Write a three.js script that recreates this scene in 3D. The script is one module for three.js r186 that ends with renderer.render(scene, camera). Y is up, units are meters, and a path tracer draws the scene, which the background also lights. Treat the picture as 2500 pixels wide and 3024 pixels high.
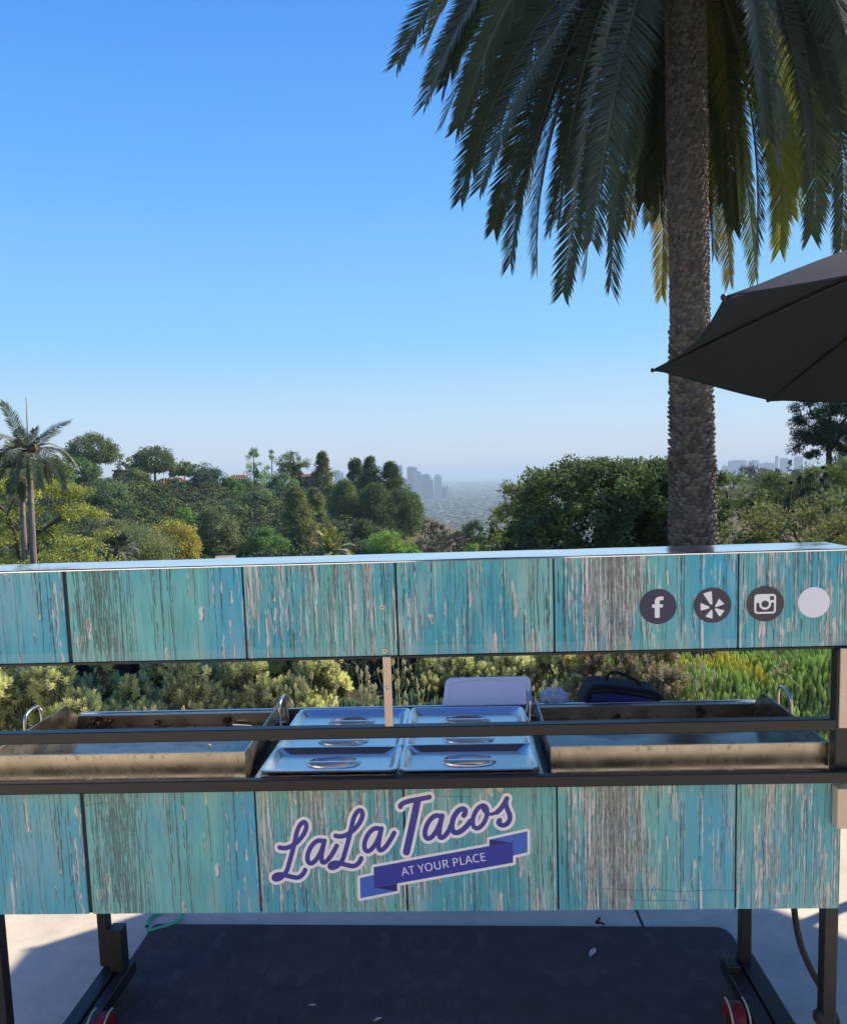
import * as THREE from 'three';
import { RoundedBoxGeometry } from 'three/addons/geometries/RoundedBoxGeometry.js';
import { mergeGeometries, toCreasedNormals } from 'three/addons/utils/BufferGeometryUtils.js';

// ------------------------------------------------------------------ camera, sky, sun, exposure
const scene = new THREE.Scene();
const EYE = new THREE.Vector3(0, 1.6, 0);
const FOCAL = 2414, CX = 1250, CY = 1667;                   // focal length and axis in pixels of the 2500 x 3024 photograph
const camera = new THREE.PerspectiveCamera(2 * Math.atan(3333 / 2 / FOCAL) * 180 / Math.PI, 2500 / 3333, 0.05, 60000);
camera.setViewOffset(2500, 3333, 0, 0, 2500, 3024);
camera.position.copy(EYE);
camera.rotation.order = 'YXZ';
const RAD = Math.PI / 180;
camera.rotation.set(-6.2 * RAD, 2.57 * RAD, -1.5 * RAD);
camera.updateMatrixWorld(true);

const SUN_AZ = 60 * RAD, SUN_EL = 36 * RAD;
const sunDir = new THREE.Vector3(Math.sin(SUN_AZ) * Math.cos(SUN_EL), Math.sin(SUN_EL), -Math.cos(SUN_AZ) * Math.cos(SUN_EL));
{
  const SKY = 0.63, W = 1024, H = 512, data = new Float32Array(W * H * 4);
  const lin = (r, g, b) => new THREE.Color(`rgb(${r},${g},${b})`);
  const stops = [[-90, lin(150, 160, 175)], [-0.5, lin(197, 204, 218)], [1.5, lin(204, 214, 230)], [4, lin(188, 219, 245)], [9, lin(142, 204, 252)], [19, lin(102, 176, 251)], [30, lin(70, 144, 240)], [50, lin(44, 108, 212)], [90, lin(32, 82, 178)]];
  const c = new THREE.Color();
  for (let y = 0; y < H; y++) {
    const el = ((y + 0.5) / H - 0.5) * 180;
    let k = 0; while (k < stops.length - 2 && el > stops[k + 1][0]) k++;
    let t = (el - stops[k][0]) / (stops[k + 1][0] - stops[k][0]);
    c.copy(stops[k][1]).lerp(stops[k + 1][1], t);
    for (let x = 0; x < W; x++) {
      const az = ((x + 0.5) / W - 0.5) * 2 * Math.PI, ce = Math.cos(el * RAD);
      const d = Math.cos(az) * ce * sunDir.x + Math.sin(el * RAD) * sunDir.y + Math.sin(az) * ce * sunDir.z;
      const a = Math.acos(Math.min(1, Math.max(-1, d))) / RAD;
      const g = 0.30 * Math.exp(-a / 24) + 0.5 * Math.exp(-a / 7);
      const o = (y * W + x) * 4;
      data[o] = c.r * (1 + 0.6 * g) + g * 0.55; data[o + 1] = c.g * (1 + 0.4 * g) + g * 0.5; data[o + 2] = c.b + g * 0.34; data[o + 3] = 1; for (let k = 0; k < 3; k++) data[o + k] *= SKY;
    }
  }
  const sky = new THREE.DataTexture(data, W, H, THREE.RGBAFormat, THREE.FloatType);
  sky.mapping = THREE.EquirectangularReflectionMapping; sky.magFilter = THREE.LinearFilter; sky.needsUpdate = true;
  scene.background = sky; scene.environment = sky;
}
const sun = new THREE.DirectionalLight(new THREE.Color(1, 0.88, 0.71), 5);
sun.position.copy(sunDir).multiplyScalar(60); sun.castShadow = true; sun.shadow.mapSize.set(4096, 4096);
Object.assign(sun.shadow.camera, { left: -25, right: 25, top: 25, bottom: -25, near: 1, far: 200 });
scene.add(sun);
const renderer = new THREE.WebGLRenderer({ antialias: true });
renderer.toneMapping = THREE.LinearToneMapping;
renderer.toneMappingExposure = 1.68;
renderer.shadowMap.enabled = true;
scene.fog = new THREE.FogExp2(new THREE.Color(0.70, 0.88, 1.0), 0.00017);

// ------------------------------------------------------------------ helpers
function rng(seed) { let s = seed >>> 0; return () => { s = (s + 0x6d2b79f5) >>> 0; let t = Math.imul(s ^ (s >>> 15), 1 | s); t = (t + Math.imul(t ^ (t >>> 7), 61 | t)) ^ t; return ((t ^ (t >>> 14)) >>> 0) / 4294967296; }; }
const hash = (x, y) => { let h = Math.imul(x | 0, 374761393) + Math.imul(y | 0, 668265263); h = Math.imul(h ^ (h >>> 13), 1274126177); return ((h ^ (h >>> 16)) >>> 0) / 4294967296; };
const smooth = (a, b, x) => { const t = Math.min(1, Math.max(0, (x - a) / (b - a))); return t * t * (3 - 2 * t); };
const mix = (a, b, t) => a + (b - a) * t;
function noise(x, y) { const X = Math.floor(x), Y = Math.floor(y), u = x - X, v = y - Y, a = u * u * (3 - 2 * u), b = v * v * (3 - 2 * v); return mix(mix(hash(X, Y), hash(X + 1, Y), a), mix(hash(X, Y + 1), hash(X + 1, Y + 1), a), b); }
function fbm(x, y, n = 4) { let s = 0, a = 0.5, t = 0; for (let i = 0; i < n; i++) { s += a * noise(x, y); t += a; x = x * 2.03 + 17.1; y = y * 2.03 + 9.7; a *= 0.5; } return s / t; }
const V = (x, y, z) => new THREE.Vector3(x, y, z);
const used = {};
function numbered(name) { const n = used[name] = (used[name] ?? -1) + 1; return n ? `${name}_${String(n).padStart(3, '0')}` : name; }
function tag(o, label, category, group, kind) { if (label) o.userData.label = label; if (category) o.userData.category = category; if (group) o.userData.group = group; if (kind) o.userData.kind = kind; return o; }
function thing(name, label, category, pos = [0, 0, 0], group) { const o = new THREE.Group(); o.name = numbered(name); o.position.set(...pos); scene.add(o); return tag(o, label, category, group); }
function part(name, geo, mat, parent = scene) {
  const o = new THREE.Mesh(Array.isArray(geo) ? join(geo) : geo, mat);
  o.name = parent === scene ? numbered(name) : name; o.castShadow = o.receiveShadow = true; parent.add(o); return o;
}
function join(list) {
  const l = list.map((g) => { const q = g.index ? g.toNonIndexed() : g; for (const k of Object.keys(q.attributes)) if (!['position', 'normal', 'uv', 'color'].includes(k)) q.deleteAttribute(k); return q; });
  for (const [k, n, v] of [['uv', 2, 0], ['color', 3, 1]]) if (l.some((g) => g.attributes[k])) for (const g of l) if (!g.attributes[k]) g.setAttribute(k, new THREE.BufferAttribute(new Float32Array(g.attributes.position.count * n).fill(v), n));
  return l.length === 1 ? l[0] : mergeGeometries(l);
}
function uvm(g, s = 1, ox = 0, oy = 0) {                                   // uv in metres from the dominant axis of the normal
  const p = g.attributes.position, n = g.attributes.normal, uv = new Float32Array(p.count * 2);
  for (let i = 0; i < p.count; i++) {
    const ax = Math.abs(n.getX(i)), ay = Math.abs(n.getY(i)), az = Math.abs(n.getZ(i));
    const [u, v] = ay >= ax && ay >= az ? [p.getX(i), p.getZ(i)] : ax >= az ? [p.getZ(i), p.getY(i)] : [p.getX(i), p.getY(i)];
    uv[2 * i] = u * s + ox; uv[2 * i + 1] = v * s + oy;
  }
  g.setAttribute('uv', new THREE.BufferAttribute(uv, 2)); return g;
}
function box(x0, x1, y0, y1, z0, z1, r = 0.0015, s = 1) {                  // rounded box between two corners
  const w = x1 - x0, h = y1 - y0, d = z1 - z0;
  const g = r > 0 ? new RoundedBoxGeometry(w, h, d, 1, Math.min(r, w / 2.2, h / 2.2, d / 2.2)) : new THREE.BoxGeometry(w, h, d);
  g.translate((x0 + x1) / 2, (y0 + y1) / 2, (z0 + z1) / 2); return uvm(g, s);
}
function tube(pts, r, seg = 24, rs = 8) { return new THREE.TubeGeometry(new THREE.CatmullRomCurve3(pts.map((p) => p.isVector3 ? p : V(...p))), seg, r, rs, false); }
function taper(a, b, r0, r1, n = 7) {                                      // tapered limb
  const d = b.clone().sub(a), g = new THREE.CylinderGeometry(r1, r0, d.length(), n, 1, true);
  g.translate(0, d.length() / 2, 0); g.applyQuaternion(new THREE.Quaternion().setFromUnitVectors(V(0, 1, 0), d.normalize())); g.translate(a.x, a.y, a.z); return g;
}
const rayOf = (px, py) => V((px - CX) / FOCAL, -(py - CY) / FOCAL, -1).applyQuaternion(camera.quaternion);
function P(px, py, D) { const r = rayOf(px, py); return r.multiplyScalar(D / Math.hypot(r.x, r.z)).add(EYE); }     // point at D metres (along the ground) in that direction
const M = (o) => new THREE.MeshStandardMaterial({ side: THREE.DoubleSide, ...o });
const rgb = (r, g, b) => new THREE.Color().setRGB(r, g, b);
function dataTex(w, h, f, srgb = false, rep = true) {
  const d = new Uint8Array(w * h * 4);
  for (let y = 0; y < h; y++) for (let x = 0; x < w; x++) { const c = f(x, y), o = (y * w + x) * 4; for (let k = 0; k < 3; k++) d[o + k] = Math.max(0, Math.min(255, c[k] * 255)); d[o + 3] = 255; }
  const t = new THREE.DataTexture(d, w, h, THREE.RGBAFormat, THREE.UnsignedByteType);
  t.wrapS = t.wrapT = rep ? THREE.MirroredRepeatWrapping : THREE.ClampToEdgeWrapping; t.magFilter = THREE.LinearFilter; t.minFilter = THREE.LinearMipmapLinearFilter;
  if (srgb) t.colorSpace = THREE.SRGBColorSpace; t.needsUpdate = true; return t;
}
const enc = (l) => l <= 0.0031308 ? l * 12.92 : 1.055 * Math.pow(l, 1 / 2.4) - 0.055;
const tile = (n) => (x, y, f) => fbm(x * f, y * f);

// ------------------------------------------------------------------ textures and materials
const grainTex2 = dataTex(256, 256, (x, y) => { const v = 0.9 + (fbm(x / 60, y / 60, 4) - 0.5) * 0.2; return [v, v, v]; });
const grainTex = dataTex(512, 512, (x, y) => { const a = fbm(x / 64, y / 64, 5), b = hash(x, y); const v = 0.55 + (a - 0.5) * 0.9 + (b - 0.5) * 0.16; return [v, v, v]; });
const smudgeTex = dataTex(512, 512, (x, y) => { const a = fbm(x / 90, y / 60, 4), b = fbm(x / 12 + 40, y / 120, 3), v = 0.75 + (a - 0.5) * 0.8 + (b - 0.5) * 0.3; return [v, v, v]; });
const concreteTex = dataTex(1024, 1024, (x, y) => {
  const a = fbm(x / 170, y / 170, 5), b = fbm(x / 16 + 90, y / 16, 3), c = hash(x, y), stain = smooth(0.62, 0.78, fbm(x / 120 + 300, y / 120, 4));
  const crackle = smooth(0.012, 0.004, Math.abs(fbm(x / 210 + 5, y / 210 + 8, 4) - 0.5)) * smooth(0.55, 0.7, noise(x / 90, y / 90 + 30)); const v = 0.57 - crackle * 0.12 + (a - 0.5) * 0.24 + (b - 0.5) * 0.13 + (c - 0.5) * 0.07 - stain * 0.05; return [enc(v * 1.06), enc(v * 0.955), enc(v * 0.76)];
}, true);
const rugTex = dataTex(512, 512, (x, y) => { const a = fbm(x / 80, y / 80, 4), c = hash(x, y), d = noise(x / 2.2, y / 2.2), dust = smooth(0.55, 0.8, fbm(x / 46 + 200, y / 60, 5)), lint = hash(x * 3 + 1, y * 5 + 2) > 0.9985 ? 0.9 : 0, v = 0.72 + dust * 0.35 + lint + (a - 0.5) * 0.3 + (c - 0.5) * 0.55 + (d - 0.5) * 0.5; return [v, v, v]; });
const soilTex = dataTex(512, 512, (x, y) => { const a = fbm(x / 60, y / 60, 5), b = fbm(x / 9, y / 9, 3), v = 0.6 + (a - 0.5) * 0.9 + (b - 0.5) * 0.6; return [v, v * 0.97, v * 0.93]; });

const blackSteel = M({ color: rgb(0.028, 0.027, 0.026), roughness: 0.42, metalness: 0.25, roughnessMap: grainTex2 });
const stainless = M({ color: rgb(0.62, 0.63, 0.64), roughness: 0.3, metalness: 1, roughnessMap: smudgeTex });
const lidSteel = M({ color: rgb(0.84, 0.75, 0.63), roughness: 0.24, metalness: 0.95 });
const griddleTex = dataTex(512, 512, (x, y) => { const a = fbm(x / 80, y / 70, 5), s = 0.5 * smooth(0.52, 0.85, fbm(x / 34 + 70, y / 22, 5)), v = 0.86 + (a - 0.5) * 0.35 + (hash(x, y) - 0.5) * 0.05; return [v * mix(1, 0.55, s), v * mix(0.97, 0.48, s), v * mix(0.92, 0.4, s)]; }, true);
const griddleSteel = M({ color: rgb(0.42, 0.39, 0.35), roughness: 0.4, metalness: 0.95, map: griddleTex, roughnessMap: smudgeTex });
const plateSteel = M({ color: rgb(0.27, 0.27, 0.28), roughness: 0.3, metalness: 0.85, map: griddleTex, roughnessMap: smudgeTex });
const tanSteel = M({ color: rgb(0.74, 0.57, 0.40), roughness: 0.5, metalness: 0.2, roughnessMap: smudgeTex });
const chrome = M({ color: rgb(0.52, 0.51, 0.49), roughness: 0.28, metalness: 1 });

// ------------------------------------------------------------------ terrain
const crestL = [[-2500, 1440], [0, 1434], [300, 1432], [560, 1446], [850, 1456], [1000, 1486], [1130, 1520], [1230, 1545], [1300, 1568], [1400, 1650], [1480, 1800], [1600, 1900], [1900, 1700], [2150, 1500], [2500, 1430], [5000, 1440]];
function pxOfAz(az) { const a = Math.max(-1.15, Math.min(1.15, az + 2.57 * RAD)); return CX + FOCAL * Math.tan(a); }
function crestY(u) { let k = 0; while (k < crestL.length - 2 && u > crestL[k + 1][0]) k++; const [a, b] = [crestL[k], crestL[k + 1]]; return mix(a[1], b[1], Math.min(1, Math.max(0, (u - a[0]) / (b[0] - a[0])))); }
function T(x, z) {                                                          // height of the ground
  const r = Math.hypot(x, z), az = Math.atan2(x, -z), back = smooth(1.25, 1.6, Math.abs(az));
  const u = pxOfAz(az), right = smooth(1900, 2150, u);
  const hor = 1402 - (u - 1250) * 0.0262;
  const bank = 0.32 * smooth(3.95, 4.5, -z);
  let near = mix(mix(bank, -2.8, smooth(7, 20, r)), -8.6, smooth(20, 60, r));
  if (right > 0) near = mix(near, bank - 0.32 * smooth(8, 25, r), right);
  const crest = 1.6 - (crestY(u) - hor) / FOCAL * 180 * Math.cos(az);
  let h = mix(near, crest, smooth(58, 175, r));
  if (right > 0) h = mix(h, mix(near, -3, smooth(50, 150, r)), right);
  h = mix(h, 0, back);
  h += (fbm(x / 14 + 50, z / 14 + 50, 3) - 0.5) * 1.6 * smooth(25, 90, r);
  const drop = smooth(185, 1250, r); return mix(h, -125, Math.min(1, drop * 1.25 > 1 ? 1 : drop * 1.25));
}
{
  const rings = [0]; for (let r = 1.2; r < 27000; r *= r < 8 ? 1.09 : r < 260 ? 1.06 : 1.14) rings.push(r);
  const N = 220, pos = [], uv = [], col = [], idx = [];
  rings.forEach((r) => {
    for (let k = 0; k <= N; k++) {
      const a = k / N * 2 * Math.PI, x = Math.sin(a) * r, z = Math.cos(a) * r, patio = x > -9 && x < 9 && z > -3.95 && z < 9.5;
      pos.push(x, (patio ? -0.2 : T(x, z)), z); uv.push(x / 4, z / 4);
      const g = fbm(x / 22 + 7, z / 22, 4), far = smooth(500, 1300, r), dry = smooth(0.42, 0.6, g);
      col.push(mix(mix(0.085, 0.20, dry), 0.07, far), mix(mix(0.085, 0.155, dry), 0.085, far), mix(mix(0.04, 0.075, dry), 0.05, far));
    }
  });
  for (let i = 0; i < rings.length - 1; i++) for (let k = 0; k < N; k++) { const a = i * (N + 1) + k, b = a + N + 1; idx.push(a, b, a + 1, b, b + 1, a + 1); }
  const g = new THREE.BufferGeometry();
  g.setAttribute('position', new THREE.Float32BufferAttribute(pos, 3)); g.setAttribute('uv', new THREE.Float32BufferAttribute(uv, 2)); g.setAttribute('color', new THREE.Float32BufferAttribute(col, 3));
  g.setIndex(idx); g.computeVertexNormals();
  tag(part('ground', g, M({ vertexColors: true, map: soilTex, roughness: 0.95, bumpMap: soilTex, bumpScale: 0.03 })), 'dry brown and green hillside ground falling to the hazy city plain', null, null, 'structure');
}
// concrete patio of slabs with open joints
{
  const patio = tag(thing('patio', 'pale sunlit concrete patio under the cart with narrow joints'), null, null, null, 'structure');
  const m = M({ map: concreteTex, roughness: 0.86, bumpMap: concreteTex, bumpScale: 0.002 });
  const xs = [-8.5, -5.4, -2.4, 0.619, 3.6, 6.6, 8.8], zs = [-3.85, -0.4, 3.0, 6.2, 9.2];
  for (let i = 0; i < xs.length - 1; i++) for (let j = 0; j < zs.length - 1; j++) part('slab', box(xs[i] + 0.005, xs[i + 1] - 0.005, -0.12, 0, zs[j] + 0.005, zs[j + 1] - 0.005, 0.006, 1 / 3), m, patio);
  part('joint_filler', box(-8.5, 8.8, -0.11, -0.016, -3.84, 9.19, 0), M({ color: rgb(0.06, 0.055, 0.05), roughness: 0.95 }), patio);
}

// ------------------------------------------------------------------ foliage
const leafMat = M({ vertexColors: true, roughness: 0.7 });
const leafLit = new THREE.MeshPhysicalMaterial({ side: THREE.DoubleSide, vertexColors: true, roughness: 0.97, transmission: 0.4, thickness: 0 });
const barkTex = dataTex(256, 512, (x, y) => { const v = 0.65 + (fbm(x / 14, y / 60, 4) - 0.5) * 1.1; return [v, v * 0.95, v * 0.9]; });
const bark = M({ color: rgb(0.13, 0.10, 0.075), roughness: 0.95, map: barkTex, bumpMap: barkTex, bumpScale: 0.02 });
class Leaves {                                                             // collects leaf-sized faces
  constructor() { this.p = []; this.c = []; this.n = []; }
  leaf(o, dir, nor, len, wid, col, fold = 0.25) {
    const side = dir.clone().cross(nor).normalize(), up = side.clone().cross(dir).normalize();
    const tip = o.clone().addScaledVector(dir, len), m = o.clone().addScaledVector(dir, len * 0.45);
    const l = m.clone().addScaledVector(side, wid / 2).addScaledVector(up, wid * fold), r = m.clone().addScaledVector(side, -wid / 2).addScaledVector(up, wid * fold);
    for (const v of [o, l, tip, o, tip, r]) { this.p.push(v.x, v.y, v.z); this.c.push(col[0], col[1], col[2]); }
  }
  geo() {
    const g = new THREE.BufferGeometry(); g.setAttribute('position', new THREE.Float32BufferAttribute(this.p, 3)); g.setAttribute('color', new THREE.Float32BufferAttribute(this.c, 3)); g.computeVertexNormals(); return g;
  }
}
const dirOf = (R) => { const z = R() * 2 - 1, a = R() * 6.2832, s = Math.sqrt(1 - z * z); return V(s * Math.cos(a), z, s * Math.sin(a)); };
// crown: clumps of leaves spread through a volume; the shape gives the place and size of each clump
function crown(R, { rx, ry, rz = rx, shape = 'ball', clumps = 70, size = 0.3, per = 50, leaf, color, color2 = color, vary = 0.25, gap = 0, flat = 0.75, droop = 0, aspect = 0.6 }) {
  const L = new Leaves(), r0 = Math.max(rx, rz);
  const bend = [R() * 9, R() * 9];
  for (let i = 0; i < clumps; i++) {
    let c, cs = size * r0 * (0.65 + 0.7 * R());
    const d = dirOf(R);
    if (shape === 'ball') { const q = R() < 0.72 ? 0.72 + 0.28 * R() : Math.cbrt(R()) * 0.75, k = 0.82 + 0.36 * noise(d.x * 2.2 + bend[0], d.z * 2.2 + d.y * 3 + bend[1]); c = V(d.x * rx * q * k, d.y * ry * q * k, d.z * rz * q * k); }
    else if (shape === 'block') { const m = Math.pow(d.x ** 4 + d.y ** 4 + d.z ** 4, 0.25), q = (R() < 0.62 ? 0.84 + 0.16 * R() : Math.cbrt(R()) * 0.84) * (0.93 + 0.14 * noise(d.x * 3 + bend[0], d.y * 3 + bend[1])) / m; c = V(d.x * rx * q, d.y * ry * q, d.z * rz * q); }
    else if (shape === 'dome') { const q = R() < 0.75 ? 0.8 + 0.2 * R() : Math.cbrt(R()) * 0.8, y = d.y < -0.35 ? -0.35 * R() : d.y; c = V(d.x * rx * q, y * ry * q, d.z * rz * q); }
    else if (shape === 'cone') { const t = Math.pow(R(), 1.5), w = (1 - t) * (0.8 + 0.4 * noise(t * 7 + bend[0], d.x + bend[1])) + 0.05, a = R() * 6.2832, q = Math.sqrt(R()) * 0.5 + 0.5; c = V(Math.cos(a) * rx * w * q, mix(-ry, ry, t), Math.sin(a) * rz * w * q); cs *= 0.45 + 0.75 * (1 - t); }
    else if (shape === 'column') { const t = R(), w = Math.pow(Math.sin(Math.PI * (0.1 + 0.86 * t)), 0.55) * (0.75 + 0.5 * noise(t * 6 + bend[0], d.x * 1.5 + bend[1])), a = R() * 6.2832, q = Math.sqrt(R()) * 0.6 + 0.4; c = V(Math.cos(a) * rx * w * q, mix(-ry, ry, t), Math.sin(a) * rz * w * q); }
    else if (shape === 'pine') { const t = Math.pow(R(), 1.3), lay = 0.6 + 0.4 * Math.abs(Math.sin(t * 17 + bend[0])), w = Math.pow(1 - t, 0.6) * (0.45 + 0.9 * noise(t * 8 + bend[0], Math.floor(R() * 5) + bend[1])) * lay + 0.06, a = R() * 6.2832, q = 0.35 + 0.65 * Math.sqrt(R()); c = V(Math.cos(a) * rx * w * q, mix(-ry, ry * 0.96, t) - 0.06 * ry * q * w, Math.sin(a) * rz * w * q); cs *= 0.5 + 0.6 * (1 - t); }
    else if (shape === 'layers') { const k = Math.floor(R() * 6), t = (k + 0.35 * R()) / 6, w = Math.sqrt(Math.max(0.1, 1 - Math.pow(t * 1.5 - 0.55, 2))), a = R() * 6.2832, q = Math.sqrt(R()); c = V(Math.cos(a) * rx * w * q, mix(-ry, ry, t) - 0.25 * ry * q * q * 0.6, Math.sin(a) * rz * w * q); }
    else { const b = shape[i % shape.length], q = R() < 0.7 ? 0.75 + 0.25 * R() : Math.cbrt(R()) * 0.8; c = V(b[0] * rx + d.x * b[3] * rx * q, b[1] * ry + d.y * b[4] * ry * q, b[2] * rz + d.z * b[3] * rz * q); }
    if (gap && noise(c.x / r0 * 3 + bend[1] + 5, c.y / ry * 3 + bend[0]) < gap) continue;
    const out = c.clone().multiply(V(1 / rx, 1 / ry, 1 / rz)).normalize(), tint = R(), b = 1 + (R() - 0.5) * vary * 1.6;
    for (let k = 0; k < per; k++) {
      const e = dirOf(R), q = Math.cbrt(R()); e.addScaledVector(out, 0.35);
      const o = c.clone().add(V(e.x * cs * q, e.y * cs * q * flat - droop * q * q * cs, e.z * cs * q));
      const dir = dirOf(R).multiplyScalar(0.9).addScaledVector(out, 0.5).add(V(0, -droop, 0)).normalize(), nor = dirOf(R).multiplyScalar(0.6).addScaledVector(e, 0.75).addScaledVector(out, 0.35).add(V(0, 0.3, 0)).normalize();
      const t = Math.min(1, Math.max(0, tint + (R() - 0.5) * 0.5)), v = b * (1 + (R() - 0.5) * vary);
      const s = leaf * (0.65 + 0.7 * R());
      L.leaf(o, dir, nor, s, s * aspect, [mix(color[0], color2[0], t) * v, mix(color[1], color2[1], t) * v, mix(color[2], color2[2], t) * v]);
    }
  }
  return L.geo();
}
// a tree by where the photograph shows its crown: centre column, top and bottom rows, width, distance
function tree(name, label, category, { u, top, bot, w, D, seed, shape = 'ball', px = 7, dens = 3.2, color, color2, mat = leafMat, trunk = 0.05, group, depth = 0.9, limbs = 0, ...rest }) {
  const R = rng(seed), c = P(u, (top + bot) / 2, D), k = Math.hypot(c.x, c.z) / FOCAL * Math.cos(Math.atan2(c.x, -c.z) + 2.57 * RAD) / 1 * 1.0;
  const sc = D / FOCAL / (1 / Math.cos(Math.atan((u - CX) / FOCAL)));
  const rx = w / 2 * sc, ry = (bot - top) / 2 * sc, base = T(c.x, c.z);
  const o = thing(name, label, category, [c.x, base, c.z], group);
  const leaf = px * sc, per = rest.per ?? 46, area = Math.PI * rx * ry * (shape === 'cone' ? 0.62 : 1);
  const n = Math.round(dens * area / (leaf * leaf * (rest.aspect ?? 0.6) * 0.5));
  const clumps = rest.clumps ?? Math.max(14, Math.round(n / per));
  const g = crown(R, { rx, ry, rz: rx * depth, shape, clumps, per: rest.clumps ? Math.round(n / clumps) : per, leaf, color, color2, size: 0.27, ...rest, ...(rest.clumps ? { per: Math.round(n / clumps) } : {}) });
  const h = c.y - base; g.translate(0, h, 0);
  const tops = V((R() - 0.5) * rx * 0.2, h + ry * (shape === 'cone' ? 0.7 : 0.2), 0), bits = [taper(V(0, Math.min(-0.3, h - ry) , 0), tops, Math.max(rx * trunk * 1.6, 0.05), Math.max(rx * trunk * 0.6, 0.02))];
  for (let i = 0; i < limbs; i++) { const a = R() * 6.28, f = 0.2 + R() * 0.5, s = V(0, mix(Math.max(0, h - ry * 0.9), h, f), 0); bits.push(taper(s, V(Math.cos(a) * rx * 0.7, s.y + ry * (0.3 + 0.5 * R()), Math.sin(a) * rx * 0.6), rx * trunk * 0.8, rx * trunk * 0.2, 5)); }
  part('trunk', bits, bark, o); part('crown', g, mat, o);
  return o;
}
// ------------------------------------------------------------------ food cart
const TILT = 0.0055;                                                       // the cart stands a hair lower on its left
const onCart = (o) => { o.position.y += TILT * (o.position.x + 0.14); o.rotation.z += TILT; return o; };
const cart = thing('food_cart', 'turquoise plank-wrapped taco cart on black steel frame standing on the patio', 'food cart', [-0.14, 0, -1.86]);
onCart(cart);
const cx0 = -0.14, cz0 = -1.86;
const cbox = (x0, x1, y0, y1, z0, z1, r, s) => box(x0 - cx0, x1 - cx0, y0, y1, z0 - cz0, z1 - cz0, r, s);
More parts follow.
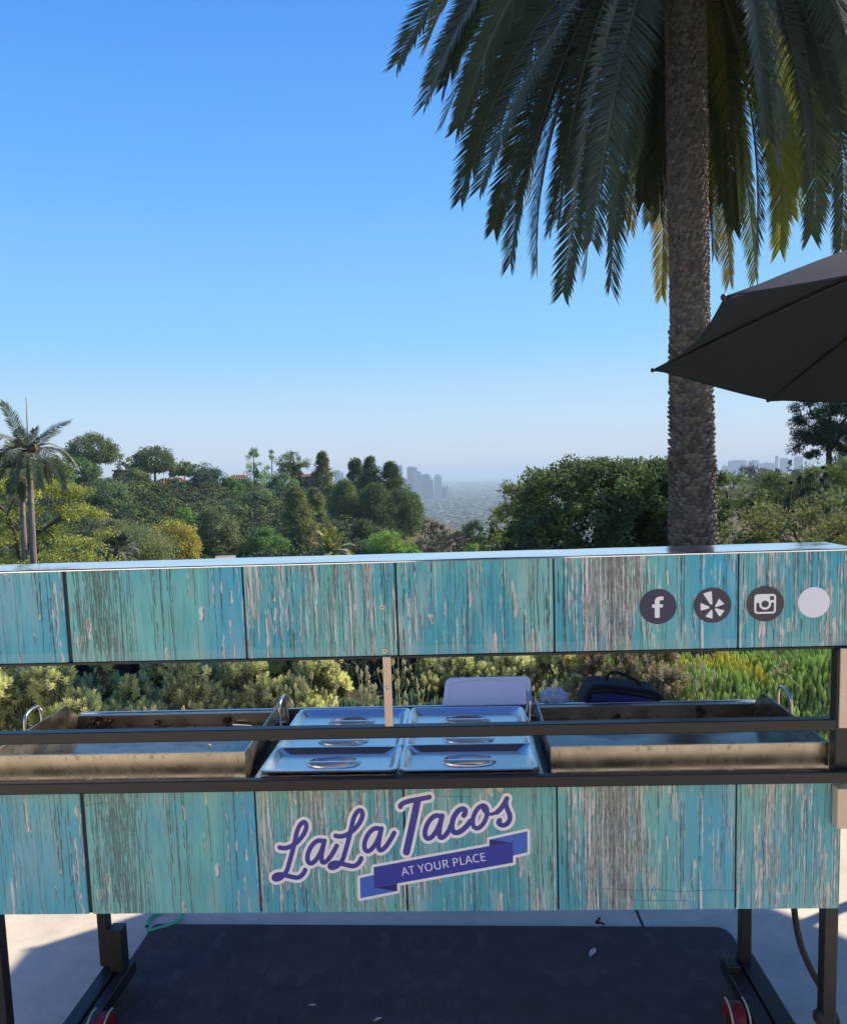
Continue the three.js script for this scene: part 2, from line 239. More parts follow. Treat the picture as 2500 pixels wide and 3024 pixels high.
// printed vinyl: weathered turquoise paint on grey wood, one strip of print for each board
const edges = [-1.34, -0.915, -0.495, -0.140, 0.2195, 0.6335, 0.90];
function wrapTexture(seed, light, bandTop, bandBottom) {
  const W = 2048, H = 512, X0 = -1.2, LEN = 2.12, HGT = 0.335, R = rng(900 + seed), dark = new Float32Array(W * H), wood = new Float32Array(W * H);
  // a ragged vertical streak rasterised into a mask: x and y in metres, half width in millimetres
  const streak = (mask, x0, ya, yb, hw, amp, rough, jag, slope = 0) => {
    const S = R() * 999, p0 = Math.max(0, Math.floor(ya / HGT * H)), p1 = Math.min(H - 1, Math.ceil(yb / HGT * H));
    for (let py = p0; py <= p1; py++) {
      const y = py / H * HGT, t = (y - ya) / (yb - ya), end = Math.min(1, Math.min(t, 1 - t) * 7 + 0.12), gate = rough ? smooth(rough - 0.15, rough + 0.05, noise(y * 55 + S, S)) : 1;
      const x = x0 + slope * (y - ya) + (noise(y * 16 + S, 3) - 0.5) * 0.004 * jag + (noise(y * 90 + S, 7) - 0.5) * 0.0016 * jag, w = hw * 0.001 * end * (0.55 + 0.9 * noise(y * 70 + S, 11)), c = (x - X0) / LEN * W, pw = w / LEN * W;
      for (let px = Math.floor(c - pw - 1); px <= c + pw + 1; px++) { if (px < 0 || px >= W) continue; const v = amp * gate * Math.min(1, Math.max(0, pw + 0.5 - Math.abs(px - c))); const o = py * W + px; if (v > mask[o]) mask[o] = v; }
    }
  };
  // for each plank: bare strips, their spread, long cracks, short fine scratches, where the fine grain sits
  const looks = [[26, 1, 42, 90, [0, 1, 0.6]], [24, 2, 40, 420, [0.0, 0.38, 0.9]], [105, 1, 56, 180, [0, 1, 0.6]], [72, 0.7, 50, 150, [0, 1, 0.55]], [170, 0.45, 60, 330, [0.02, 0.56, 0.62]], [84, 1, 42, 130, [0, 1, 0.6]]];
  looks.forEach(([strips, spread, cracks, fineN, [f0, f1, fa]], i) => {
    const a = edges[i], w = edges[i + 1] - a, at = (u) => a + u * w, full = w / 0.38;
    for (let k = 0; k < strips; k++) {
      let u = i === 1 ? 0.35 + 0.65 * Math.pow(R(), 0.6) : i === 3 ? Math.pow(R(), 1.6) : i === 4 ? (R() < 0.8 ? 0.04 + 0.56 * (R() + R()) / 2 : 0.45 + 0.53 * R()) : R();
      const len = 0.03 + 0.22 * R() * R() + (i === 4 && u < 0.48 ? 0.22 : 0) + (i === 2 || i === 5 ? 0.06 : 0), y = -0.05 + R() * 0.4 - len * 0.3, big = R() < 0.12 ? 2.6 : 1;
      streak(wood, at(u), y, y + len, (0.7 + 1.7 * R()) * big, 0.75 + 0.25 * R(), R() < 0.4 ? 0.35 : 0, big > 1 ? 2.2 : 0.9);
      if (R() < 0.75) streak(dark, at(u) - 0.0018 * big, y, y + len * (0.5 + 0.5 * R()), 0.85, 0.92, 0.2, big > 1 ? 2.2 : 0.9);
    }
    for (let k = 0; k < cracks; k++) { const len = 0.06 + 0.3 * R(), y = -0.05 + R() * 0.36 - len * 0.3; streak(dark, at(R()), y, y + len, 0.6 + 1.1 * R() * R(), 0.8 + 0.2 * R(), R() < 0.5 ? 0.3 : 0, 0.8, (R() - 0.5) * 0.012); }
    for (let k = 0; k < fineN; k++) { const u = f0 + (f1 - f0) * (R() + R()) / 2 * 1.0, len = 0.02 + 0.17 * R() * R(), y = R() * HGT - len / 2; streak(dark, at(u), y, y + len, 0.5 + 0.45 * R(), fa, 0.2, 0.6); }
    for (let k = 0; k < 5; k++) { const u = R(), y = R() * HGT; streak(wood, at(u), y, y + 0.012 + 0.03 * R(), 2.5 + 3 * R(), 0.9, 0, 3); streak(dark, at(u) + 0.002, y - 0.004, y + 0.03, 0.8, 0.9, 0, 3); }
  });
  return dataTex(W, H, (px, py) => {
    const x = X0 + px / W * LEN, y = py / H * HGT, o = py * W + px;
    let i = 0; while (i < 5 && x > edges[i + 1]) i++;
    const u = (x - edges[i]) / (edges[i + 1] - edges[i]), S = i * 31.7 + seed;
    const tone = fbm(x * 8 + S * 3, y * 3 + 5, 4), green = smooth(0.34, 0.66, tone), g1 = noise(x * 480, y * 14 + S), g2 = fbm(x * 150 + 40, y * 7 + S, 3);
    const blue = i === 1 ? smooth(0.7, 0.95, u) : i === 0 ? 0.4 : i === 4 ? smooth(0.5, 0.8, u) * 0.6 : 0;
    let p = [mix(mix(0.05, 0.15, green), 0.035, blue), mix(mix(0.43, 0.53, green), 0.42, blue), mix(mix(0.52, 0.49, green), 0.60, blue)];
    const pv = 0.97 + 0.12 * (g1 - 0.5) + 0.26 * (g2 - 0.5); p = p.map((v) => v * pv);
    const worn = smooth(0.5, 0.72, fbm(x * 26 + S, y * 6, 4)) * (i === 1 || i === 0 ? 0.2 : i === 4 ? mix(0.65, 0.34, smooth(0.3, 0.6, u)) : 0.36); p = p.map((v, k) => mix(v, [0.50, 0.60, 0.52][k], worn));
    const wv = 0.86 + 0.36 * (g1 - 0.5) + 0.3 * (g2 - 0.5), w = [0.76 * wv, 0.77 * wv, 0.69 * wv];
    let c = p.map((v, k) => mix(v, w[k], wood[o]));
    const d = Math.max(dark[o] * 0.92, (i === 1 && u < 0.36 || i === 4 && u > 0.06 && u < 0.45 ? 0.28 : 0.14) * smooth(0.34, 0.2, noise(x * 330 + 7, y * 26 + S)));
    c = c.map((v, k) => mix(v, [0.020, 0.032, 0.034][k], d));
    if (bandTop) for (const [xa, xb, ya, sl, cv] of [[0.32, 0.56, 0.052, -0.03, 60], [0.56, 0.64, 0.046, 0.02, 80], [-0.93, -0.86, 0.272, 0.16, 0], [-0.12, 0.02, 0.285, 0.01, 40], [0.4, 0.52, 0.024, -0.01, 0]]) if (x > xa && x < xb && Math.abs(y - ya - sl * (x - xa) - (cv ? Math.sin((x - xa) * cv) * 0.0015 : 0)) < 0.0009) c = c.map((v) => v * 0.45);
    c = c.map((v, k) => mix(v, [0.62, 0.74, 0.68][k], light));
    const yb = bandBottom && y < bandBottom ? 0.16 : bandTop && y > bandTop ? 0.08 : 0;
    c = c.map((v, k) => mix(v, [0.4, 0.5, 0.44][k], yb));
    return c.map(enc);
  }, true, false);
}
const wrapMat = (t) => new THREE.MeshPhysicalMaterial({ map: t, roughness: 0.42, clearcoat: 0.25, clearcoatRoughness: 0.25, side: THREE.DoubleSide });
const gapMat = M({ color: rgb(0.022, 0.02, 0.03), roughness: 0.6 });
const glossTop = M({ color: rgb(0.86, 0.88, 0.9), roughness: 0.13, metalness: 0.9, roughnessMap: smudgeTex });
function board(name, x0, x1, y0, y1, zFront, depth, tex) {
  const b = part(name, cbox(x0 + 0.001, x1 - 0.001, y0 + 0.001, y1 - 0.002, zFront - depth, zFront - 0.004, 0.001), gapMat, cart);
  const m = wrapMat(tex);
  for (let i = 0; i < 6; i++) {
    const wl = i === 1 ? 0.005 : 0.0022, a = Math.max(x0, edges[i] + (i ? wl : 0)), e = Math.min(x1, edges[i + 1] - (i < 5 ? (i === 0 ? 0.005 : 0.0022) : 0));
    if (e - a < 0.01) continue;
    const g = cbox(a, e, y0, y1, zFront - 0.006, zFront, 0.0012);
    const p = g.attributes.position, uv = g.attributes.uv;
    for (let k = 0; k < p.count; k++) uv.setXY(k, (p.getX(k) + cx0 + 1.2) / 2.12, (p.getY(k) - y0) / 0.335);
    part('plank', g, m, b);
  }
  return b;
}
const upper = board('upper_board', -1.19, 0.893, 1.187, 1.404, -1.857, 0.16, wrapTexture(3, 0, 0, 0.022));
const lower = board('front_panel', -1.172, 0.871, 0.560, 0.884, -1.857, 0.02, wrapTexture(3, 0.08, 0.283, 0));
// glossy folded top of the upper board, slightly buckled
{
  const g = new THREE.PlaneGeometry(2.085, 0.163, 160, 10); g.rotateX(-Math.PI / 2);
  const p = g.attributes.position;
  for (let i = 0; i < p.count; i++) p.setY(i, (fbm(p.getX(i) * 5 + 20, p.getZ(i) * 9, 3) - 0.5) * 0.0022);
  g.computeVertexNormals(); g.translate(-0.1485 - cx0, 1.4085, -1.938 - cz0);
  const e = cbox(-1.191, 0.894, 1.4035, 1.4065, -1.8565, -1.855, 0.0005), e2 = cbox(-1.191, 0.894, 1.395, 1.4065, -2.019, -2.0155, 0.001);
  part('board_top', [uvm(g), e, e2], glossTop, cart);
  part('lower_trim', cbox(-1.19, 0.893, 1.1805, 1.186, -1.875, -1.854, 0.001), blackSteel, cart);
}
// rails, posts, deck, legs
part('counter_rail', [cbox(-1.18, 0.885, 0.881, 0.9075, -1.836, -1.813, 0.003)], blackSteel, cart);
part('guard_rail', cbox(-1.18, 0.885, 0.9935, 1.0205, -1.872, -1.842, 0.003), blackSteel, cart);
for (const x of [-1.215, 0.848]) part('post', cbox(x, x + 0.036, 0.893, 1.1805, -1.874, -1.84, 0.003), blackSteel, cart);
function screw(x, y, z, parent) {
  const g = new THREE.CylinderGeometry(0.0058, 0.0062, 0.003, 20); g.rotateX(Math.PI / 2); g.translate(x - cx0, y, z - cz0);
  const s1 = cbox(x - 0.0032, x + 0.0032, y - 0.0006, y + 0.0006, z + 0.0012, z + 0.0019, 0), s2 = cbox(x - 0.0006, x + 0.0006, y - 0.0032, y + 0.0032, z + 0.0012, z + 0.002, 0);
  const o = part('screw', uvm(g), chrome, parent); part('screw_slot', [s1, s2], gapMat, parent); return o;
}
const strap = part('support_strap', cbox(-0.1765, -0.1575, 1.0205, 1.186, -1.852, -1.846, 0.001), tanSteel, cart);
screw(-0.168, 1.112, -1.8445, strap); screw(-0.1715, 1.198, -1.8555, upper); screw(-0.1735, 1.301, -1.8555, upper);
part('corner_plate', cbox(0.8525, 0.9, 1.002, 1.1855, -1.84, -1.834, 0.0015), tanSteel, cart);
part('corner_bracket', cbox(0.849, 0.905, 0.768, 0.8635, -1.855, -1.826, 0.003), tanSteel, cart);
part('corner_plate', cbox(-1.235, -1.188, 1.002, 1.1855, -1.84, -1.834, 0.0015), tanSteel, cart);
const deckMat = M({ color: rgb(0.1, 0.1, 0.105), roughness: 0.36, metalness: 0.8, roughnessMap: smudgeTex });
part('deck', cbox(-1.178, 0.883, 0.846, 0.863, -2.43, -1.868, 0.003), deckMat, cart);
part('deck_lip', [cbox(-1.178, 0.883, 0.863, 0.902, -2.434, -2.424, 0.002)], stainless, cart);
part('under_shelf', cbox(-1.12, 0.83, 0.60, 0.615, -2.42, -1.88, 0.002), blackSteel, cart);
part('rear_apron', cbox(-1.17, 0.875, 0.575, 0.846, -2.445, -2.43, 0.002), blackSteel, cart);
for (const [x, z, y0] of [[-1.184, -1.892, 0.06], [0.841, -1.892, 0.06], [-1.153, -2.4, 0.10], [0.822, -2.4, 0.10]]) part('leg', cbox(x, x + 0.033, y0, 0.846, z, z + 0.033, 0.003), blackSteel, cart);
part('leg_sleeve', cbox(-1.112, -1.069, 0.08, 0.232, -2.392, -2.345, 0.003), blackSteel, cart);
part('leg_sleeve', cbox(0.775, 0.812, 0.07, 0.115, -2.392, -2.33, 0.006), blackSteel, cart);
for (const [x0, x1, s] of [[-1.142, -1.098, 1], [0.826, 0.878, -1]]) {
  const a = s > 0 ? [x0, x1, x1 + 0.003, x1 + 0.038] : [x0, x1, x0 - 0.05, x0 - 0.003];
  part('base_beam', [cbox(a[0], a[1], 0.055, 0.102, -2.42, -1.70, 0.004), cbox(a[2], a[3], 0.055, 0.094, -2.42, -1.70, 0.004), cbox(Math.min(a[0], a[2]) + 0.002, Math.max(a[1], a[3]) - 0.002, 0.05, 0.056, -2.418, -1.702, 0.001)], blackSteel, cart);
}
const redMat = M({ color: rgb(0.17, 0.013, 0.015), roughness: 0.5 }), rubber = M({ color: rgb(0.02, 0.02, 0.02), roughness: 0.8 }), cream = M({ color: rgb(0.5, 0.47, 0.33), roughness: 0.5, metalness: 0.2 });
for (const [x, z] of [[-1.043, -2.13], [0.742, -2.17], [-1.075, -1.76], [0.762, -1.76]]) {
  const w = new THREE.CylinderGeometry(0.052, 0.052, 0.036, 32); w.rotateZ(Math.PI / 2); w.translate(x - cx0, 0.0535, z - cz0);
  const t = new THREE.TorusGeometry(0.046, 0.0075, 10, 36); t.rotateY(Math.PI / 2); const t1 = t.clone().translate(x - cx0 - 0.013, 0.0535, z - cz0), t2 = t.translate(x - cx0 + 0.013, 0.0535, z - cz0);
  const wheel = part('wheel', [uvm(w), t1, t2], redMat, cart);
  const h = new THREE.CylinderGeometry(0.018, 0.018, 0.046, 20); h.rotateZ(Math.PI / 2); h.translate(x - cx0, 0.0535, z - cz0); part('hub', h, rubber, wheel);
  const arc = (dx) => { const pts = []; for (let k = 0; k <= 10; k++) { const q = -0.35 + k / 10 * 2.2; pts.push([x - cx0 + dx, 0.0535 + 0.062 * Math.sin(q), z - cz0 + 0.062 * Math.cos(q)]); } return tube(pts, 0.003, 20, 6); };
  part('wheel_fork', arc(-0.024), cream, wheel); part('wheel_fork', arc(0.024), cream, wheel);
}
{ const k = new THREE.SphereGeometry(0.016, 16, 12); k.scale(0.7, 1.1, 1); k.translate(0.832 - cx0, 0.285, -1.862 - cz0); part('knob', k, rubber, cart); }
part('gas_hose', tube([[0.855, 0.62, -2.08], [0.862, 0.5, -2.09], [0.872, 0.40, -2.1], [0.892, 0.31, -2.1], [0.915, 0.25, -2.08], [0.945, 0.19, -2.05], [0.97, 0.08, -2.0], [0.99, 0.012, -1.9]].map(([x, y, z]) => [x - cx0, y, z - cz0]), 0.0085, 50, 10), rubber, cart);

// printed stickers on the upper board
function canvasTex(w, h, draw) { const c = document.createElement('canvas'); c.width = w; c.height = h; const g = c.getContext('2d'); draw(g); const t = new THREE.CanvasTexture(c); t.colorSpace = THREE.SRGBColorSpace; t.magFilter = THREE.LinearFilter; return t; }
const INK = '#2a2c44', PAPER = '#f3f4f5';
function sticker(x, y, rx, ry, label, draw, ground) {
  const t = canvasTex(256, 256, (g) => { g.fillStyle = ground; g.fillRect(0, 0, 256, 256); g.translate(128, 128); draw(g); });
  const s = new THREE.CylinderGeometry(1, 1, 0.0008, 56, 1); s.rotateX(Math.PI / 2); s.scale(rx, ry, 1);
  const p = s.attributes.position, uv = s.attributes.uv; for (let i = 0; i < p.count; i++) uv.setXY(i, 0.5 + p.getX(i) / rx / 2, 0.5 + p.getY(i) / ry / 2);
  s.translate(x - cx0, y, -1.8563 - cz0);
  const o = part('sticker', s, new THREE.MeshPhysicalMaterial({ map: t, roughness: 0.4, clearcoat: 0.3, clearcoatRoughness: 0.2 }), upper); o.userData.label = label;
}
sticker(0.4535, 1.287, 0.0418, 0.0405, 'round dark blue sticker with a white letter f', (g) => {
  g.fillStyle = PAPER; g.beginPath(); g.moveTo(-22, 82); g.lineTo(-22, 8); g.lineTo(-40, 8); g.lineTo(-40, -16); g.lineTo(-22, -16); g.lineTo(-22, -34);
  g.bezierCurveTo(-22, -64, -4, -72, 18, -72); g.lineTo(38, -72); g.lineTo(38, -46); g.lineTo(24, -46); g.bezierCurveTo(14, -46, 12, -42, 12, -34); g.lineTo(12, -16); g.lineTo(36, -16); g.lineTo(32, 8); g.lineTo(12, 8); g.lineTo(12, 82); g.closePath(); g.fill();
}, '#23264a');
sticker(0.5755, 1.287, 0.0418, 0.0405, 'round dark blue sticker with a white five-petal burst', (g) => {
  g.fillStyle = PAPER; g.strokeStyle = PAPER; g.lineJoin = 'round'; g.lineWidth = 9;
  const poly = (...q) => { g.beginPath(); q.forEach(([x, y], i) => i ? g.lineTo(x, y) : g.moveTo(x, y)); g.closePath(); g.fill(); g.stroke(); };
  poly([-58, -84], [-10, -98], [-5, -12], [-14, -12]); poly([22, 6], [46, -40], [74, -8], [22, 10]); poly([-78, -12], [-26, 12], [-26, 18], [-76, 32]);
  poly([-8, 38], [-4, 38], [-4, 92], [-42, 78]); poly([22, 26], [76, 42], [50, 78], [20, 30]);
}, INK);
sticker(0.6925, 1.2875, 0.0418, 0.0405, 'round dark grey sticker with a white camera outline', (g) => {
  g.fillStyle = PAPER; g.beginPath(); g.roundRect(-74, -70, 148, 142, 24); g.fill();
  g.fillStyle = '#31333f'; g.beginPath(); g.roundRect(-60, -10, 120, 68, 12); g.fill(); g.fillRect(32, -54, 28, 28);
  g.fillStyle = PAPER; g.beginPath(); g.arc(0, 2, 41, 0, 7); g.fill(); g.fillRect(-74, -22, 40, 14); g.fillRect(34, -22, 40, 14);
  g.fillStyle = '#31333f'; g.beginPath(); g.arc(0, 2, 25, 0, 7); g.fill();
}, '#31333f');
sticker(0.8005, 1.288, 0.0352, 0.0348, 'round plain white sticker near the right end', () => {}, '#eceef2');

// the name on the front panel, in brush script over a folded ribbon
{
  const ox = 160, oy = 100, w = 1450, h = 620, PUR = '#44439c', WHT = '#f7f5ef';
  const tex = canvasTex(1450, 620, (g) => {
    g.translate(-ox, -oy); g.lineCap = 'round'; g.lineJoin = 'round';
    const L = (dx, dy) => { const q = new Path2D(); q.moveTo(240 + dx, 404 + dy); q.bezierCurveTo(275 + dx, 416 + dy, 312 + dx, 398 + dy, 345 + dx, 366 + dy); q.bezierCurveTo(378 + dx, 332 + dy, 396 + dx, 290 + dy, 380 + dx, 271 + dy); q.bezierCurveTo(362 + dx, 258 + dy, 338 + dx, 296 + dy, 330 + dx, 340 + dy); q.bezierCurveTo(320 + dx, 392 + dy, 302 + dx, 455 + dy, 287 + dx, 505 + dy); q.bezierCurveTo(274 + dx, 556 + dy, 236 + dx, 584 + dy, 213 + dx, 576 + dy); q.bezierCurveTo(198 + dx, 566 + dy, 216 + dx, 548 + dy, 247 + dx, 550 + dy); q.bezierCurveTo(290 + dx, 556 + dy, 325 + dx, 576 + dy, 350 + dx, 563 + dy); q.bezierCurveTo(366 + dx, 552 + dy, 374 + dx, 540 + dy, 378 + dx, 526 + dy); return q; };
    const A = (dx, dy, tx = 550, ty = 396) => { const q = new Path2D(); q.moveTo(474 + dx, 372 + dy); q.bezierCurveTo(446 + dx, 352 + dy, 408 + dx, 390 + dy, 394 + dx, 440 + dy); q.bezierCurveTo(384 + dx, 482 + dy, 402 + dx, 500 + dy, 424 + dx, 484 + dy); q.bezierCurveTo(452 + dx, 462 + dy, 474 + dx, 412 + dy, 484 + dx, 368 + dy); q.bezierCurveTo(474 + dx, 416 + dy, 460 + dx, 462 + dy, 472 + dx, 482 + dy); q.bezierCurveTo(488 + dx, 496 + dy, 520 + dx, 456 + dy, tx + dx, ty + dy); return q; };
    const T1 = new Path2D(); T1.moveTo(896, 186); T1.bezierCurveTo(892, 172, 920, 160, 960, 152); T1.bezierCurveTo(1000, 145, 1030, 140, 1052, 134);
    const T2 = new Path2D(); T2.moveTo(988, 152); T2.bezierCurveTo(974, 220, 950, 330, 927, 428);
    const C = new Path2D(); C.moveTo(1236, 232); C.bezierCurveTo(1256, 205, 1236, 184, 1208, 206); C.bezierCurveTo(1172, 238, 1160, 306, 1184, 322); C.bezierCurveTo(1212, 334, 1248, 296, 1272, 262);
    const O = new Path2D(); O.ellipse(1322, 240, 33, 64, 0.38, 0, 6.2832);
    const O2 = new Path2D(); O2.moveTo(1334, 186); O2.bezierCurveTo(1350, 232, 1388, 236, 1420, 206);
    const S = new Path2D(); S.moveTo(1412, 216); S.bezierCurveTo(1438, 196, 1456, 166, 1466, 142); S.bezierCurveTo(1452, 168, 1468, 198, 1480, 226); S.bezierCurveTo(1490, 258, 1466, 288, 1440, 284); S.bezierCurveTo(1420, 280, 1418, 266, 1428, 258);
    const all = [[L(0, 0), 25], [A(0, 0), 25], [L(305, -63), 25], [A(309, -66, 552, 392), 25], [T1, 26], [T2, 38], [A(636, -134, 530, 420), 26], [C, 28], [O, 24], [O2, 18], [S, 26]];
    const band = (pts) => { const q = new Path2D(); pts.forEach(([x, y], i) => i ? q.lineTo(x, y) : q.moveTo(x, y)); q.closePath(); return q; };
    const main = band([[750, 511], [1497, 373], [1497, 486], [752, 622]]), tl = band([[676, 570], [751, 553], [752, 622], [875, 640], [678, 680]]), tr = band([[1497, 375], [1372, 362], [1574, 317], [1574, 430], [1497, 448]]);
    const fl = band([[752, 622], [876, 600], [876, 641]]), fr = band([[1372, 361], [1497, 376], [1372, 399]]);
    g.strokeStyle = WHT; g.fillStyle = WHT;
    for (const [q, lw] of all) { g.lineWidth = lw + 34; g.stroke(q); }
    for (const q of [main, tl, tr, fl, fr]) { g.lineWidth = 30; g.stroke(q); g.fill(q); }
    g.fillStyle = '#4a72cc'; g.fill(tl); g.fill(tr); g.fillStyle = '#2c2f72'; g.fill(fl); g.fill(fr); g.fillStyle = '#3a44a4'; g.fill(main);
    g.strokeStyle = PUR; for (const [q, lw] of all) { g.lineWidth = lw; g.stroke(q); }
    g.save(); g.translate(902, 558); g.rotate(-0.183); g.transform(1, 0, 0.0, 1, 0, 0); g.fillStyle = '#eceef8'; g.font = '61px sans-serif'; const tw = g.measureText('AT YOUR PLACE').width; g.scale(462 / tw, 1); g.fillText('AT YOUR PLACE', 0, 0); g.restore();
  });
  // corners of the print on the panel (metres)
  const q = [[-0.470, 0.865], [0.166, 0.859], [-0.484, 0.577], [0.163, 0.575]];
  const g = new THREE.PlaneGeometry(1, 1, 12, 8), p = g.attributes.position, uv = g.attributes.uv;
  for (let i = 0; i < p.count; i++) {
    const a = uv.getX(i), b = 1 - uv.getY(i), x = mix(mix(q[0][0], q[1][0], a), mix(q[2][0], q[3][0], a), b), y = mix(mix(q[0][1], q[1][1], a), mix(q[2][1], q[3][1], a), b);
    p.setXYZ(i, x - cx0, y - TILT * (x - cx0), -1.8562 - cz0);
  }
  const o = part('logo_print', g, new THREE.MeshPhysicalMaterial({ map: tex, alphaTest: 0.5, roughness: 0.42, clearcoat: 0.25, clearcoatRoughness: 0.25, side: THREE.DoubleSide }), lower);
  o.userData.label = 'purple script name with white outline and ribbon, printed on the front panel';
}
// ------------------------------------------------------------------ things on the cart
function plateXZ(pts, t) {                                                  // wall from a profile in the z-y plane, t thick along x
  const s = new THREE.Shape(pts.map(([z, y]) => new THREE.Vector2(z, y)));
  const g = new THREE.ExtrudeGeometry(s, { depth: t, bevelEnabled: true, bevelThickness: 0.0006, bevelSize: 0.0006, bevelSegments: 1 });
  g.rotateY(-Math.PI / 2); g.scale(-1, 1, 1);                               // shape x -> z
  const idx = g.index; g.translate(0, 0, 0);
  const p = g.attributes.position, n = p.count; if (!idx) for (let i = 0; i < n; i += 3) { const a = [p.getX(i + 1), p.getY(i + 1), p.getZ(i + 1)]; p.setXYZ(i + 1, p.getX(i + 2), p.getY(i + 2), p.getZ(i + 2)); p.setXYZ(i + 2, ...a); }
  g.computeVertexNormals(); return uvm(g, 3);
}
const frontTex = dataTex(512, 512, (x, y) => { const a = fbm(x / 40, y / 90, 5), s = 0.16 * smooth(0.66, 0.8, fbm(x / 20 + 9, y / 26, 4)), v = 0.9 + (a - 0.5) * 0.22 - s; return [v, v * 0.98, v * 0.94]; }, true);
const frontSteel = M({ color: rgb(0.60, 0.56, 0.49), roughness: 0.34, metalness: 0.95, map: frontTex, roughnessMap: smudgeTex });
function griddle(x0, x1, label, seed, handles) {
  const w = x1 - x0, zf = 0, zb = -0.478, top = 0.0765, low = 0.034;         // origin at the front edge on the deck
  const o = onCart(thing('griddle', label, 'griddle', [(x0 + x1) / 2, 0.8765, -1.882], 'steel griddles on the cart'));
  const h = w / 2;
  part('cooking_plate', box(-h + 0.003, h - 0.003, -0.008, 0.0005, zb + 0.002, zf - 0.003, 0.001, 2.2), plateSteel, o);
  part('front_wall', [box(-h, h, -0.012, top, zf - 0.0035, zf, 0.001, 2.2), box(-h, h, top - 0.002, top + 0.0012, zf - 0.005, zf + 0.001, 0.0006, 2)], frontSteel, o);
  part('rear_wall', [box(-h + 0.003, h - 0.003, 0, low, zb, zb + 0.0035, 0.001, 2.2), box(-h, h, low - 0.003, low, zb - 0.02, zb + 0.003, 0.0006, 2)], griddleSteel, o);
  for (const s of [-1, 1]) {
    const g = plateXZ([[zf - 0.004, -0.012], [zf - 0.004, top], [-0.405, top + 0.008], [zb, low], [zb, -0.012]], 0.0035);
    g.translate(s < 0 ? -h : h - 0.0035, 0, 0); part('side_wall', g, griddleSteel, o);
  }
  for (const [s, zz, out] of handles) {
    const x = s * (h + out), pts = [[s * (h + 0.002), 0.03, zz + 0.045], [x, 0.032, zz + 0.045], [x, 0.06, zz + 0.045], [x, 0.098, zz + 0.043], [x, 0.112, zz + 0.03], [x, 0.114, zz - 0.03], [x, 0.1, zz - 0.043], [x, 0.06, zz - 0.045], [x, 0.032, zz - 0.045], [s * (h + 0.002), 0.03, zz - 0.045]];
    part('handle', tube(pts, 0.0048, 70, 10), chrome, o);
  }
  return o;
}
griddle(-1.163, -0.525, 'left steel griddle tray with leaf scraps, beside the pan lids', 1, [[-1, -0.27, 0.022], [1, -0.34, 0.02]]);
griddle(0.205, 0.848, 'right steel griddle tray, wet and dark, right of the pan lids', 2, [[-1, -0.36, 0.02], [1, -0.33, 0.026]]);

// rounded rectangle rings, lofted
function ring(w, d, r, y, n = 14) {
  const out = [], hx = w / 2 - r, hz = d / 2 - r;
  for (const [sx, sz, a0] of [[1, 1, 0], [-1, 1, Math.PI / 2], [-1, -1, Math.PI], [1, -1, Math.PI * 1.5]]) for (let k = 0; k < n; k++) { const a = a0 + k / (n - 1) * Math.PI / 2; out.push([sx * hx + r * Math.cos(a), y, sz * hz + r * Math.sin(a)]); }
  return out;
}
function oval(rx, rz, y, n = 14) { const out = []; for (let q = 0; q < 4; q++) for (let k = 0; k < n; k++) { const a = (q + k / (n - 1)) * Math.PI / 2; out.push([rx * Math.cos(a), y, rz * Math.sin(a)]); } return out; }
function loft(rings, cap = true) {
  const p = [], idx = [], n = rings[0].length;
  rings.forEach((r) => r.forEach((v) => p.push(...v)));
  for (let i = 0; i < rings.length - 1; i++) for (let k = 0; k < n; k++) { const a = i * n + k, b = i * n + (k + 1) % n, c = a + n, d = b + n; idx.push(a, b, c, b, d, c); }
  if (cap) { const l = rings[rings.length - 1], c = p.length / 3; p.push(0, l[0][1], 0); for (let k = 0; k < n; k++) idx.push((rings.length - 1) * n + k, (rings.length - 1) * n + (k + 1) % n, c); }
  const g = new THREE.BufferGeometry(); g.setAttribute('position', new THREE.Float32BufferAttribute(p, 3)); g.setIndex(idx); return uvm(toCreasedNormals(g, 0.45), 2.5);
}
const lidShell = loft([ring(0.326, 0.177, 0.016, -0.0035), ring(0.327, 0.178, 0.016, -0.001), ring(0.3245, 0.1755, 0.016, 0.0002), ring(0.312, 0.163, 0.014, 0.0012), ring(0.306, 0.157, 0.014, 0.0004), ring(0.302, 0.153, 0.015, -0.002), ring(0.284, 0.135, 0.022, -0.0105), ring(0.278, 0.129, 0.022, -0.0128), ring(0.268, 0.119, 0.022, -0.0134), ring(0.2, 0.084, 0.03, -0.0130), oval(0.068, 0.039, -0.0128), oval(0.066, 0.0375, -0.0092), oval(0.063, 0.0355, -0.0088), oval(0.060, 0.033, -0.0118), oval(0.051, 0.026, -0.030), oval(0.034, 0.014, -0.034)]);
const gripGeo = (() => { const g = new RoundedBoxGeometry(0.118, 0.004, 0.0085, 3, 0.0018); const p = g.attributes.position; for (let i = 0; i < p.count; i++) { const x = p.getX(i); p.setY(i, p.getY(i) - 0.0112 + 0.003 * (1 - Math.pow(x / 0.059, 2))); p.setZ(i, p.getZ(i) * (1 + 0.35 * Math.pow(Math.abs(x) / 0.059, 2))); } g.computeVertexNormals(); return uvm(g, 3); })();
const lidNames = [['front', -1.925], ['middle', -2.092], ['rear', -2.262]];
let lid0 = null;
